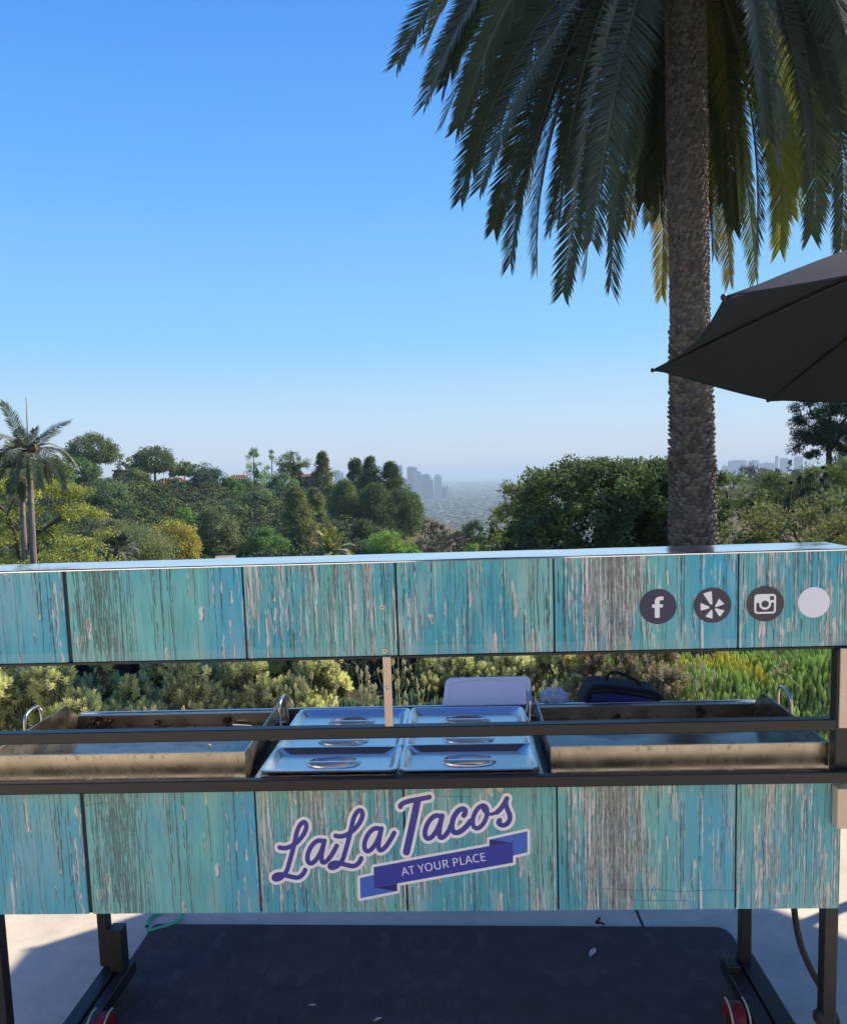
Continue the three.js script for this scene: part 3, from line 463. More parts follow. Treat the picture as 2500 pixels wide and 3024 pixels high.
[[-0.3195, 'left'], [0.0115, 'right']].forEach(([x, side], i) => {
  const tray = onCart(thing('steam_tray', `long stainless tray rim holding the ${side} three pan lids`, 'tray', [x - (i ? 0 : 0.006), 0.900, -2.118], 'stainless trays under the pan lids'));
  part('rim', loft([ring(0.346, 0.55, 0.02, -0.02), ring(0.348, 0.552, 0.02, -0.003), ring(0.344, 0.548, 0.02, 0), ring(0.334, 0.538, 0.018, 0.0008), ring(0.322, 0.526, 0.018, -0.002), ring(0.32, 0.524, 0.018, -0.03)], true), lidSteel, tray);
  lidNames.forEach(([row, z], k) => {
    const R = rng(40 + i * 9 + k);
    const lid = lid0 ? lid0.clone() : thing('pan_lid', '', 'pan lid');
    if (!lid0) { part('lid_plate', lidShell, lidSteel, lid); part('grip', gripGeo, lidSteel, lid); lid0 = lid; } else { lid.name = numbered('pan_lid'); scene.add(lid); }
    lid.position.set(x + (R() - 0.5) * 0.004, 0.9195 + (k === 0 ? 0 : 0) + (R() - 0.5) * 0.002, z); lid.rotation.set((k === 0 ? 0.03 : 0.012) * (R() - 0.3), (R() - 0.5) * 0.018 - (i ? 0 : 0.012), (R() - 0.5) * 0.014);
    onCart(lid);
    tag(lid, `stainless pan lid with recessed grip, ${row} one in the ${side} tray`, 'pan lid', 'stainless pan lids on the cart');
    const pan = onCart(thing('food_pan', `steel food pan under the ${row} lid of the ${side} tray`, 'food pan', [x, 0.9085, z], 'food pans under the lids'));
    part('pan_shell', loft([ring(0.331, 0.1795, 0.016, -0.003), ring(0.3325, 0.181, 0.016, 0), ring(0.326, 0.174, 0.015, 0.001), ring(0.3, 0.15, 0.02, -0.004), ring(0.29, 0.14, 0.02, -0.042)], true), lidSteel, pan);
  });
});
// white plastic board leaning behind the lids, a plastic bag, a tool bag
{
  const o = onCart(thing('cutting_board', 'white plastic board with rounded corners propped behind the pan lids', 'cutting board', [0.074, 0.872, -2.47]));
  const s = new THREE.Shape(), a = 0.137, b = 0.124, hh = 0.104, r = 0.016;
  s.moveTo(-a, 0); s.lineTo(-b - 0.001, hh - r); s.quadraticCurveTo(-b + 0.002, hh, -b + r + 0.003, hh); s.lineTo(b + 0.012 - r, hh); s.quadraticCurveTo(b + 0.012, hh, b + 0.012, hh - r); s.lineTo(a, 0); s.closePath();
  const pl = M({ color: rgb(0.88, 0.90, 0.92), roughness: 0.4 });
  const g = new THREE.ExtrudeGeometry(s, { depth: 0.006, bevelEnabled: true, bevelThickness: 0.003, bevelSize: 0.003, bevelSegments: 3 }); g.rotateX(-0.62); part('board_plate', uvm(g), pl, o);
  const q = []; for (const [x, y] of [[-a + 0.016, 0.012], [-b + 0.014, hh - 0.022], [-b + 0.03, hh - 0.013], [b - 0.016, hh - 0.013], [b - 0.002, hh - 0.022], [a - 0.018, 0.012]]) q.push(V(x, y, 0.0095));
  const gr = tube(q, 0.0022, 60, 6); gr.rotateX(-0.62); part('rim_bead', gr, pl, o);
}
{
  const o = onCart(thing('plastic_bag', 'crumpled clear and white plastic bag between the white board and blue tool bag', 'plastic bag', [0.287, 0.874, -2.5]));
  const g = new THREE.IcosahedronGeometry(1, 12), p = g.attributes.position;
  for (let i = 0; i < p.count; i++) { const x = p.getX(i), y = p.getY(i), z = p.getZ(i), k = 0.72 + 0.5 * Math.abs(fbm(x * 2.6 + 5, y * 2.6 + z * 3, 4) - 0.5) * 2; p.setXYZ(i, x * 0.05 * k, Math.max(-0.01, (y * 0.5 + 0.42) * 0.066 * k), z * 0.045 * k); }
  g.computeVertexNormals(); part('film', uvm(g, 5), new THREE.MeshPhysicalMaterial({ color: rgb(0.72, 0.76, 0.82), roughness: 0.18, transmission: 0.35, thickness: 0, side: THREE.DoubleSide }), o);
  part('foil', uvm(box(-0.045, 0.05, 0.0, 0.018, -0.02, 0.045, 0.006)), M({ color: rgb(0.10, 0.10, 0.11), roughness: 0.5 }), o);
}
{
  const o = onCart(thing('tool_bag', 'black and blue fabric tool bag with arched carry handle behind the right griddle', 'tool bag', [0.495, 0.872, -2.52]));
  const cloth = M({ color: rgb(0.010, 0.011, 0.017), roughness: 0.85, bumpMap: grainTex, bumpScale: 0.001 }), blue = M({ color: rgb(0.012, 0.03, 0.17), roughness: 0.75, bumpMap: grainTex, bumpScale: 0.001 });
  const s = new THREE.Shape(); s.moveTo(-0.124, 0); s.bezierCurveTo(-0.118, 0.03, -0.108, 0.062, -0.092, 0.068); s.bezierCurveTo(-0.05, 0.07, 0.02, 0.056, 0.075, 0.048); s.bezierCurveTo(0.1, 0.045, 0.12, 0.02, 0.124, 0); s.closePath();
  const g = new THREE.ExtrudeGeometry(s, { depth: 0.1, bevelEnabled: true, bevelThickness: 0.01, bevelSize: 0.008, bevelSegments: 3, curveSegments: 20 }); g.translate(0, 0, -0.05);
  const p = g.attributes.position; for (let i = 0; i < p.count; i++) p.setZ(i, p.getZ(i) + (fbm(p.getX(i) * 30, p.getY(i) * 30 + 4, 3) - 0.5) * 0.012);
  g.computeVertexNormals(); part('bag_body', uvm(g, 8), cloth, o);
  const s2 = new THREE.Shape(); s2.moveTo(-0.1, 0.046); s2.bezierCurveTo(-0.04, 0.054, 0.02, 0.036, 0.085, 0.026); s2.lineTo(0.112, 0.006); s2.lineTo(0.0, 0.018); s2.bezierCurveTo(-0.04, 0.026, -0.07, 0.03, -0.1, 0.032); s2.closePath();
  const g2 = new THREE.ExtrudeGeometry(s2, { depth: 0.004, bevelEnabled: true, bevelThickness: 0.003, bevelSize: 0.002, bevelSegments: 2, curveSegments: 16 }); g2.translate(0, 0, 0.068); part('blue_panel', uvm(g2, 8), blue, o);
  part('strap_loop', [tube([[-0.045, 0.066, 0.0], [-0.046, 0.085, 0.006], [-0.034, 0.098, 0.006], [-0.006, 0.097, 0.0], [0.03, 0.08, -0.004], [0.052, 0.066, -0.002], [0.062, 0.052, 0]], 0.0052, 50, 8)], cloth, o);
  part('zip', tube([[-0.11, 0.055, 0.066], [-0.05, 0.062, 0.067], [0.03, 0.049, 0.067], [0.09, 0.036, 0.066]], 0.0016, 30, 6), M({ color: rgb(0.05, 0.05, 0.055), roughness: 0.4, metalness: 0.4 }), o);
}
// scraps on the griddles
const dryLeaf = M({ color: rgb(0.07, 0.036, 0.022), roughness: 0.8 }), paleBit = M({ color: rgb(0.72, 0.68, 0.58), roughness: 0.8 });
function curled(len, wid, curl, R) { const g = new THREE.PlaneGeometry(len, wid, 10, 4), p = g.attributes.position; for (let i = 0; i < p.count; i++) { const u = p.getX(i) / len + 0.5, v = p.getY(i) / wid * 2, w = Math.sin(Math.PI * Math.min(1, u * 0.96 + 0.02)); const x = p.getX(i), y = p.getY(i) * w; p.setXYZ(i, x, curl * (v * v * w + (u - 0.5) ** 2 * 2.5) + (noise(u * 6 + R() * 0.2, v * 3) - 0.5) * curl * 0.6, y); } g.computeVertexNormals(); return g; }
[[-1.105, -2.345, 0.05, 'crumpled dry brown leaf in the rear left corner of the left griddle'], [-1.075, -2.34, 0.045, 'curled reddish dry leaf right of the griddle corner leaf'], [-0.915, -2.345, 0.032, 'small dark leaf against the rear wall of the left griddle'], [-0.715, -2.345, 0.035, 'brown leaf flake near the thin pale stick'], [-1.11, -2.05, 0.03, 'dry leaf bit beside the left wall of the left griddle'], [0.445, -2.33, 0.03, 'dark leaf scrap against the rear wall of the right griddle'], [0.70, -2.34, 0.04, 'blackened food scrap at the rear of the right griddle']].forEach(([x, z, s, label], i) => {
  const R = rng(300 + i), bits = []; for (let k = 0; k < 3; k++) { const g = curled(s * (0.45 + R() * 0.4), s * 0.36, s * 0.28, R); g.rotateY(R() * 6.28); g.rotateX((R() - 0.5) * 0.9); g.translate((R() - 0.5) * s * 0.7, s * 0.12 + R() * s * 0.15, (R() - 0.5) * s * 0.4); bits.push(g); }
  onCart(tag(part('dry_leaf', bits, dryLeaf), label, 'leaf', 'leaf scraps on the griddles')).position.set(x, 0.879 + TILT * (x + 0.14), z);
});
{ const g = new THREE.CylinderGeometry(0.003, 0.0018, 0.056, 7); g.rotateZ(Math.PI / 2 - 0.06); const o = tag(part('wood_stick', g, paleBit), 'thin pale wooden stick lying at the rear of the left griddle', 'stick'); o.position.set(-0.655, 0.8795, -2.335); onCart(o); }
[[-0.885, -2.02, 'tiny white crumb on the left griddle plate'], [-0.70, -2.16, 'tiny pale crumb near the rear of the left plate']].forEach(([x, z, l]) => { const g = new THREE.IcosahedronGeometry(0.0032, 1); const o = tag(part('crumb', g, paleBit), l, 'crumb'); o.position.set(x, 0.8795, z); onCart(o); });

// ------------------------------------------------------------------ on the ground
{
  const o = thing('rug', 'dark charcoal outdoor rug on the concrete under the cart', 'rug', [-0.12, 0, -1.4]);
  const s = new THREE.Shape(), x0 = -1.012, x1 = 1.02, z0 = 1.345, z1 = -1.6, r = 0.05; // x right, y = distance behind
  s.moveTo(x0, z1); s.lineTo(x1, z1); s.lineTo(x1, z0 - r - 0.03); s.quadraticCurveTo(x1, z0 - 0.01, x1 - r, z0 - 0.012); s.lineTo(x0 + 0.02, z0 + 0.012); s.quadraticCurveTo(x0, z0 + 0.012, x0, z0 - 0.01); s.closePath();
  const g = new THREE.ExtrudeGeometry(s, { depth: 0.006, bevelEnabled: true, bevelThickness: 0.002, bevelSize: 0.002, bevelSegments: 2, curveSegments: 12 }); g.rotateX(-Math.PI / 2); g.translate(0, 0.003, 0);
  part('rug_pile', uvm(g, 2.2), M({ color: rgb(0.082, 0.080, 0.083), map: rugTex, roughness: 0.95, bumpMap: rugTex, bumpScale: 0.004 }), o);
}
tag(part('cord_loop', [tube([[-1.155, 0.009, -2.745], [-1.163, 0.009, -2.80], [-1.14, 0.012, -2.845], [-1.09, 0.016, -2.85], [-1.05, 0.016, -2.82], [-1.045, 0.013, -2.785], [-1.075, 0.011, -2.75], [-1.1, 0.0105, -2.735], [-1.14, 0.011, -2.71]], 0.0065, 70, 8), tube([[-1.12, 0.013, -2.848], [-1.2, 0.008, -2.86], [-1.32, 0.008, -2.865], [-1.45, 0.008, -2.9]], 0.0045, 30, 8)], M({ color: rgb(0.06, 0.45, 0.27), roughness: 0.5 })), 'green cord looped on the concrete at the back edge of the rug', 'cord');
const paper = M({ color: rgb(0.6, 0.6, 0.6), roughness: 0.8 });
[[-0.475, -2.30, 0.025, 'tiny white paper scrap on the rug, second from left'], [-0.27, -2.235, 0.03, 'small white paper scrap on the left half of the rug'], [0.41, -2.57, 0.055, 'curled white paper strip on the rug near its back edge']].forEach(([x, z, s, l], i) => { const g = curled(s, s * 0.35, s * 0.12, rng(70 + i)); g.rotateY(0.1 + i * 0.5); const o = tag(part('paper_scrap', g, paper), l, 'paper scrap'); o.position.set(x, 0.013, z); });
{ const R = rng(5), b = []; for (let k = 0; k < 7; k++) { const g = curled(0.018, 0.01, 0.006, R); g.rotateY(R() * 6); g.rotateX(R() - 0.5); g.translate((R() - 0.5) * 0.03, 0.01 + R() * 0.016, (R() - 0.5) * 0.02); b.push(g); } const o = tag(part('leaf_clump', b, M({ color: rgb(0.05, 0.045, 0.03), roughness: 0.9 })), 'small clump of dark leaves at the back edge of the rug', 'leaf'); o.position.set(0.47, 0.0, -2.745); }
// ------------------------------------------------------------------ the house whose sunlit walls stand behind the viewpoint
{
  const o = thing('patio_house', 'white stucco house with an L-shaped sunlit front behind the viewpoint', 'house', [0, 0, 6.8]), wallM = M({ color: rgb(0.80, 0.74, 0.64), roughness: 0.9, map: grainTex2, bumpMap: grainTex, bumpScale: 0.002 });
  part('wall', box(-5.6, 8.6, 0.004, 4.6, 0, 0.3, 0.01), wallM, o); part('wing_wall', box(-6.0, -5.6, 0.004, 4.6, -6.4, 0.3, 0.01), wallM, o);
  const tl = M({ color: rgb(0.36, 0.17, 0.11), roughness: 0.85 }), fr = M({ color: rgb(0.06, 0.05, 0.045), roughness: 0.5 }), gl = M({ color: rgb(0.03, 0.035, 0.04), roughness: 0.08, metalness: 0.2 });
  part('roof', [box(-6.5, 9, 4.6, 4.78, -0.5, 3, 0.02), box(-8.5, -5.2, 4.602, 4.782, -6.8, -0.51, 0.02)], tl, o);
  for (const [x, y0, y1, w] of [[-3, 0.9, 2.3, 0.8], [0.4, 0.05, 2.4, 0.95], [3.6, 0.9, 2.3, 0.8], [6.4, 0.9, 2.3, 0.8]]) { const f = part('window', box(x - w, x + w, y0, y1, -0.04, -0.002, 0.006), fr, o); part('pane', box(x - w + 0.07, x - 0.03, y0 + 0.07, y1 - 0.07, -0.05, -0.041, 0.002), gl, f); part('pane', box(x + 0.03, x + w - 0.07, y0 + 0.07, y1 - 0.07, -0.05, -0.041, 0.002), gl, f); }
}
// ------------------------------------------------------------------ patio umbrella
{
  const canopyMat = new THREE.MeshPhysicalMaterial({ color: rgb(0.028, 0.038, 0.052), roughness: 0.95, specularIntensity: 0.25, side: THREE.DoubleSide, bumpMap: grainTex, bumpScale: 0.0006 });
  const steel = M({ color: rgb(0.03, 0.03, 0.032), roughness: 0.5, metalness: 0.4 });
  const umbrella = (pos, label, turn) => {
    const o = thing('patio_umbrella', label, 'umbrella', pos), HT = 2.082, HH = 2.69, R = 1.5, A0 = turn;
    const rib = (k) => A0 + k * Math.PI / 4, tipOf = (k) => V(Math.cos(rib(k)) * R, HT - 0.037 * Math.cos(rib(k)) * R + 0.086 * Math.sin(rib(k)) * R, Math.sin(rib(k)) * R), hub = V(0, HH - 0.06, 0);
    for (let k = 0; k < 8; k++) {
      const a = tipOf(k), b = tipOf(k + 1), p = [], idx = [], N = 12;
      for (let i = 0; i <= N; i++) for (let j = 0; j <= N; j++) {
        const t = i / N, s = j / N, e = a.clone().lerp(b, s), v = hub.clone().lerp(e, t), sag = Math.sin(Math.PI * s) * t;
        v.y -= sag * 0.028 * (1 - 0.3 * t) - 0.03 * Math.sin(Math.PI * t); const q = 1 - 0.03 * Math.sin(Math.PI * s) * t * t; v.x *= q; v.z *= q;
        const tipPull = Math.pow(t, 10) * Math.pow(Math.abs(2 * s - 1), 8); v.y -= 0.012 * tipPull;
        p.push(v.x, v.y, v.z);
      }
      for (let i = 0; i < N; i++) for (let j = 0; j < N; j++) { const c = i * (N + 1) + j; idx.push(c, c + 1, c + N + 1, c + 1, c + N + 2, c + N + 1); }
      const g = new THREE.BufferGeometry(); g.setAttribute('position', new THREE.Float32BufferAttribute(p, 3)); g.setIndex(idx); g.computeVertexNormals(); part('canopy_panel', uvm(g, 2), canopyMat, o);
      const m = hub.clone().lerp(a, 0.5).add(V(0, 0.012, 0));
      part('rib', tube([hub.clone().add(V(0, -0.02, 0)), m, a.clone().add(V(0, -0.008, 0))], 0.007, 16, 6), steel, o);
      const hem = []; for (let j = 0; j <= 12; j++) { const s = j / 12, e = a.clone().lerp(b, s), q = 1 - 0.03 * Math.sin(Math.PI * s); hem.push(V(e.x * q, e.y - 0.028 * 0.7 * Math.sin(Math.PI * s) - 0.002, e.z * q)); }
      part('hem', tube(hem, 0.0035, 24, 5), canopyMat, o);
      const f = new THREE.SphereGeometry(0.011, 10, 8); f.translate(a.x * 1.006, a.y - 0.006, a.z * 1.006); part('rib_cap', f, steel, o);
      part('strut', taper(V(0, HT - 0.16, 0), hub.clone().lerp(a, 0.3).add(V(0, -0.01, 0)), 0.006, 0.006, 6), steel, o);
    }
    const pole = new THREE.CylinderGeometry(0.024, 0.024, HH - 0.06, 20); pole.translate(0, (HH - 0.06) / 2 + 0.03, 0); part('pole', pole, steel, o);
    const fin = new THREE.LatheGeometry([[0, 0.1], [0.02, 0.085], [0.028, 0.06], [0.016, 0.035], [0.05, 0.02], [0.055, 0]].map(([x, y]) => new THREE.Vector2(x, y)), 20); fin.translate(0, HH - 0.045, 0); part('finial', fin, steel, o);
    const base = new THREE.LatheGeometry([[0, 0.1], [0.03, 0.1], [0.04, 0.075], [0.22, 0.05], [0.25, 0.02], [0.25, 0]].map(([x, y]) => new THREE.Vector2(x, y)), 40); part('base', base, steel, o);
    return o;
  };
  umbrella([2.32, 0, -3.43], 'dark grey patio umbrella whose canopy tip crosses the big palm trunk', 2.777);
}

// ------------------------------------------------------------------ tall palm
const palmLeaf = new THREE.MeshPhysicalMaterial({ side: THREE.DoubleSide, vertexColors: true, roughness: 0.95, transmission: 0.38, thickness: 0 });
function frondGeo(R, pts, { n = 75, len = 0.42, wid = 0.026, col, tipCol = col, lift = 0.3, rachis = 0.016, start = 0.1, hang = 0.25, vary = 0.25, twist = 0 }) {
  const curve = new THREE.CatmullRomCurve3(pts), L = new Leaves(), total = 1;
  const F = 40, P0 = curve.getSpacedPoints(F), hd = pts[pts.length - 1].clone().sub(pts[0]).setY(0).normalize(), sideH = hd.clone().cross(V(0, 1, 0)).normalize();
  for (let i = 0; i < n; i++) {
    const s = start + (1 - start) * (i + R() * 0.6) / n, c = curve.getPointAt(Math.min(1, s)), t = curve.getTangentAt(Math.min(1, s));
    const sd = sideH.clone().addScaledVector(t, -sideH.dot(t)).normalize(), un = sd.clone().cross(t).normalize(), tw = twist * smooth(0.0, 0.6, s); const side = sd.clone().multiplyScalar(Math.cos(tw)).addScaledVector(un, Math.sin(tw)), up = side.clone().cross(t).normalize();
    const ang = mix(1.1, 0.5, s), l = len * Math.pow(Math.sin(Math.PI * (0.1 + 0.8 * s)), 0.55);
    for (const sg of [-1, 1]) {
      const d = t.clone().multiplyScalar(Math.cos(ang + (R() - 0.5) * 0.2)).addScaledVector(side, sg * Math.sin(ang)).addScaledVector(up, lift * (0.6 + 0.8 * R())).normalize(); d.y -= hang * (0.5 + R()); d.normalize();
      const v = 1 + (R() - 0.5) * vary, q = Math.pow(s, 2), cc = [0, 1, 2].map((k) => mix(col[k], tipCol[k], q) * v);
      const ll = l * (0.85 + 0.3 * R()), mid = c.clone().addScaledVector(d, ll * 0.55), d2 = d.clone().add(V(0, -hang * 0.7, 0)).normalize();
      const w = side.clone().multiplyScalar(0).add(d.clone().cross(up)).normalize().multiplyScalar(wid / 2), tip = mid.clone().addScaledVector(d2, ll * 0.45);
      const a = c.clone().add(w.clone().multiplyScalar(0.5)), b = c.clone().sub(w.clone().multiplyScalar(0.5)), e = mid.clone().add(w), f = mid.clone().sub(w);
      for (const [x, y, z] of [[a, b, f], [a, f, e], [e, f, tip]]) for (const q2 of [x, y, z]) { L.p.push(q2.x, q2.y, q2.z); L.c.push(...cc); }
    }
  }
  const g = L.geo(), st = new THREE.TubeGeometry(curve, 14, rachis, 4, false), k = st.attributes.position.count, cl = new Float32Array(k * 3);
  const sp = st.attributes.position; for (let i = 0; i < k; i++) { const s = Math.floor(i / 5) / 14, c0 = P0[Math.min(F, Math.round(s * F))], q = mix(1.2, 0.25, s); sp.setXYZ(i, c0.x + (sp.getX(i) - c0.x) * q, c0.y + (sp.getY(i) - c0.y) * q, c0.z + (sp.getZ(i) - c0.z) * q); cl[3 * i] = 0.17; cl[3 * i + 1] = 0.17; cl[3 * i + 2] = 0.075; }
  st.setAttribute('color', new THREE.BufferAttribute(cl, 3)); return join([g, st]);
}
function cubic(a, b, c, d, n = 9) { return new THREE.CubicBezierCurve3(a, b, c, d).getPoints(n); }
const boxUnit = new THREE.BufferGeometry();
function boots(R, rAt, y0, y1, rows, per, size, proud, lean = () => 0) {      // overlapping leaf bases round a trunk
  const p = [], c = [];
  for (let j = 0; j < rows; j++) for (let i = 0; i < per; i++) {
    const t = (j + R() * 0.5) / rows, y = mix(y0, y1, t), a = (i + (j % 2) * 0.5 + (R() - 0.5) * 0.35 + j * 0.13) / per * 6.2832, r = rAt(y), pr = proud(y) * (0.5 + R()), s = size(y) * (0.75 + 0.5 * R());
    const ca = Math.cos(a), sa = Math.sin(a), lx = lean(y), at = (u, v, o) => { const b = a + u / r; return [Math.cos(b) * (r + o) + lx, y + v, Math.sin(b) * (r + o)]; };
    const w = s * (0.6 + 0.5 * R()), A = at(-w, 0, -0.01), B = at(w, 0, -0.01), Cc = at(0, -s * 0.35, 0.004), tipL = at(-w * 0.55, s * 0.75, pr), tipR = at(w * 0.5, s * 0.7 + (R() - 0.5) * s * 0.3, pr * 0.9), M1 = at(0, s * 0.35, pr * 0.75 + 0.008), in1 = at(0, s * 0.6, -0.015);
    const v = 0.55 + 0.7 * R(), col = [0.20 * v, 0.165 * v, 0.13 * v];
    for (const q of [[A, Cc, M1], [Cc, B, M1], [A, M1, tipL], [B, tipR, M1], [M1, tipR, tipL], [tipL, tipR, in1], [A, tipL, in1], [B, in1, tipR]]) for (const k of q) { p.push(...k); c.push(...col); }
  }
  const g = new THREE.BufferGeometry(); g.setAttribute('position', new THREE.Float32BufferAttribute(p, 3)); g.setAttribute('color', new THREE.Float32BufferAttribute(c, 3)); g.computeVertexNormals(); return g;
}
{
  const base = V(2.445, T(2.44, -8.67) - 0.05, -8.66), o = thing('palm_tree', 'tall date palm with thick rough trunk rising behind the umbrella tip', 'palm tree', base.toArray());
  const R = rng(77), top = 6.75 - base.y, lean = (y) => -0.024 * (y + base.y - 0.8);
  const rAt = (y) => { const Y = y + base.y; return Y < 2.6 ? mix(0.225, 0.195, smooth(0.6, 2.6, Y)) : 0.185; };
  const lg = []; const N = 36, H = 70; const g = new THREE.CylinderGeometry(1, 1, top + 0.4, N, H, false), p = g.attributes.position;
  for (let i = 0; i < p.count; i++) { const y = p.getY(i) + (top + 0.4) / 2, a = Math.atan2(p.getZ(i), p.getX(i)), k = Math.hypot(p.getX(i), p.getZ(i)), r = rAt(y) * k + (fbm(a * 5, y * 14, 3) - 0.5) * 0.02; p.setXYZ(i, Math.cos(a) * r * (k > 0.01 ? 1 : 0) + lean(y), y, Math.sin(a) * r * (k > 0.01 ? 1 : 0)); }
  g.computeVertexNormals(); lg.push(g);
  part('trunk', uvm(g, 2), M({ color: rgb(0.20, 0.155, 0.115), roughness: 0.95, map: barkTex, bumpMap: barkTex, bumpScale: 0.01 }), o);
  const bm = M({ vertexColors: true, roughness: 0.9 });
  tag(part('leaf_base', boots(R, rAt, -0.1, 3.0 - base.y, 62, 19, () => 0.052, (y) => 0.03, lean), bm, o), null, null, null, 'stuff');
  tag(part('leaf_base', boots(R, rAt, 3.0 - base.y, top, 105, 20, () => 0.042, () => 0.012, lean), bm, o), null, null, null, 'stuff');
  // fronds: tips where the photograph shows them (columns and rows of the photograph divided by 1.44), then the rest of the crown
  const C = V(lean(top), top + 0.15, 0), W = 2500 / 1736;
  const tips = [[815, 130, 0.4], [872, 212, 0.9], [908, 255, -0.6], [948, 245, 1.4], [985, 240, -1.2], [944, 408, 0.2], [985, 385, 1.2], [1012, 470, -0.9], [1046, 541, 0.7], [1100, 548, -0.3], [1153, 601, 1.5], [1200, 562, -1.6], [1250, 586, 1.8], [1290, 470, -2.2], [1335, 420, 2.4], [1356, 606, 2.3], [1462, 520, -2.0], [1496, 576, 2.0], [1549, 571, 1.6], [1598, 512, -1.2], [1662, 482, 0.9], [1722, 512, 0.6], [1694, 330, -0.9], [1640, 430, -1.8], [1590, 330, 2.1], [1520, 420, -2.5], [1790, 430, -0.5], [1830, 330, 0.8], [1880, 250, -0.6], [1930, 150, 0.5], [1990, 60, -0.4]];
  const edge = [[815, 130], [900, 230], [950, 390], [1020, 480], [1060, 540], [1150, 590], [1250, 575], [1360, 590], [1460, 515], [1550, 565], [1600, 505], [1720, 500], [1850, 330], [1990, 60]];
  const bound = (x) => { let k = 0; while (k < edge.length - 2 && x > edge[k + 1][0]) k++; const [a, b] = [edge[k], edge[k + 1]]; return mix(a[1], b[1], (x - a[0]) / (b[0] - a[0])); };
  for (let i = 0; i < 62; i++) { const x = 860 + (i + R()) / 62 * 1080; tips.push([x, Math.max(20, bound(x) * (0.42 + 0.52 * R()) - 20), (R() < 0.5 ? -1 : 1) * (0.3 + 2.6 * Math.sqrt(Math.max(0, 1 - Math.pow((x - 1400) / 620, 2))) * R())]); }
  tips.forEach(([x, y, dz0], i) => {
    const dz = Math.abs(x - 1408) < 150 ? -0.5 - Math.abs(dz0) : dz0;
    const q = P(x * W, y * W, 8.95 - dz), t = q.sub(base), d = V(t.x - C.x, 0, t.z - C.z), hl = d.length(), up = 0.25 + 0.75 * R() + (y < 300 ? 0.5 : 0);
    const s = C.clone().addScaledVector(d.clone().normalize(), 0.12).add(V(0, -0.1 * R(), 0));
    const full = t.clone().sub(C), bow = 0.10 + 0.12 * R(), c1 = C.clone().addScaledVector(full, 0.33).addScaledVector(d, bow).add(V(0, 0.3 + up * 0.6, 0)), c2 = C.clone().addScaledVector(full, 0.72).addScaledVector(d, bow * 0.9).add(V(0, 0.2 + up * 0.35, 0));
    if (hl < 1.6) { c1.addScaledVector(d.clone().normalize(), 0.3); c2.addScaledVector(d.clone().normalize(), 0.3); }
    const old = i === 15 || i === 17 || i === 13 ? 1 : R() < 0.05 ? 0.5 : 0;
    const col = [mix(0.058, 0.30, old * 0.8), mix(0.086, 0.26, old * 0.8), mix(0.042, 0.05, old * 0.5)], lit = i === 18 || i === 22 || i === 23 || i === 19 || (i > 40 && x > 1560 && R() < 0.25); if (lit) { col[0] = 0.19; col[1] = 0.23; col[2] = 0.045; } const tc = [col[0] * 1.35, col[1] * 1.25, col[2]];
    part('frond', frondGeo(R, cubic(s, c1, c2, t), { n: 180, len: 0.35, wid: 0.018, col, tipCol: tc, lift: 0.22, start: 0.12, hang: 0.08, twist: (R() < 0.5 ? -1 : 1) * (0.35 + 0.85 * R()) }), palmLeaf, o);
  });
  for (let i = 0; i < 26; i++) {                                             // upright young fronds above the frame
    const a = i * 2.399, e = 0.5 + 1.0 * R(), l = 3.2 + R() * 0.8, d = V(Math.cos(a) * Math.cos(e), Math.sin(e), Math.sin(a) * Math.cos(e)), h = V(Math.cos(a), 0, Math.sin(a));
    const t = C.clone().addScaledVector(d, l).add(V(0, -0.9, 0)).addScaledVector(h, 0.7);
    part('frond', frondGeo(R, cubic(C.clone().addScaledVector(d, 0.1), C.clone().addScaledVector(d, l * 0.4), C.clone().addScaledVector(d, l * 0.8).addScaledVector(h, 0.2), t), { n: 80, len: 0.4, wid: 0.028, col: [0.065, 0.09, 0.035], lift: 0.3, hang: 0.08, twist: R() - 0.5 }), palmLeaf, o);
  }
}
// ------------------------------------------------------------------ planted bank behind the cart
function instanced(name, geo, mat, mats, cols, parent) {
  const o = new THREE.InstancedMesh(geo, mat, mats.length); o.name = parent === scene ? numbered(name) : name;
  mats.forEach((m, i) => { o.setMatrixAt(i, m); if (cols) o.setColorAt(i, cols[i]); });
  o.castShadow = o.receiveShadow = true; parent.add(o); return o;
}
const _q = new THREE.Quaternion(), _e = new THREE.Euler();
function pose(p, dir, spin, s) { const q = new THREE.Quaternion().setFromUnitVectors(V(0, 1, 0), dir.clone().normalize()).multiply(new THREE.Quaternion().setFromAxisAngle(V(0, 1, 0), spin)); return new THREE.Matrix4().compose(p, q, s.isVector3 ? s : V(s, s, s)); }
const rosette = (() => {
  const L = new Leaves(), R = rng(9);
  for (let k = 0; k < 22; k++) { const a = k * 2.399, t = k / 22, e = mix(0.15, 1.35, t), d = V(Math.cos(a) * Math.cos(e), Math.sin(e), Math.sin(a) * Math.cos(e)), n = V(-Math.cos(a) * Math.sin(e), Math.cos(e), -Math.sin(a) * Math.sin(e)); L.leaf(V(0, -0.02 + t * 0.026, 0).addScaledVector(d, 0.002), d, n, 0.024 * (0.8 + 0.4 * R()) * (1 - 0.25 * t), 0.0072, [1, 1, 1], 0.12); }
  const s = new THREE.CylinderGeometry(0.0022, 0.003, 0.09, 4, 1, true).toNonIndexed(); s.translate(0, -0.06, 0); s.deleteAttribute('uv'); const c = new Float32Array(s.attributes.position.count * 3).fill(0.35); s.setAttribute('color', new THREE.BufferAttribute(c, 3));
  return mergeGeometries([L.geo(), s]);
})();
const rosMat = new THREE.MeshPhysicalMaterial({ side: THREE.DoubleSide, vertexColors: true, roughness: 0.97, transmission: 0.5, thickness: 0 });
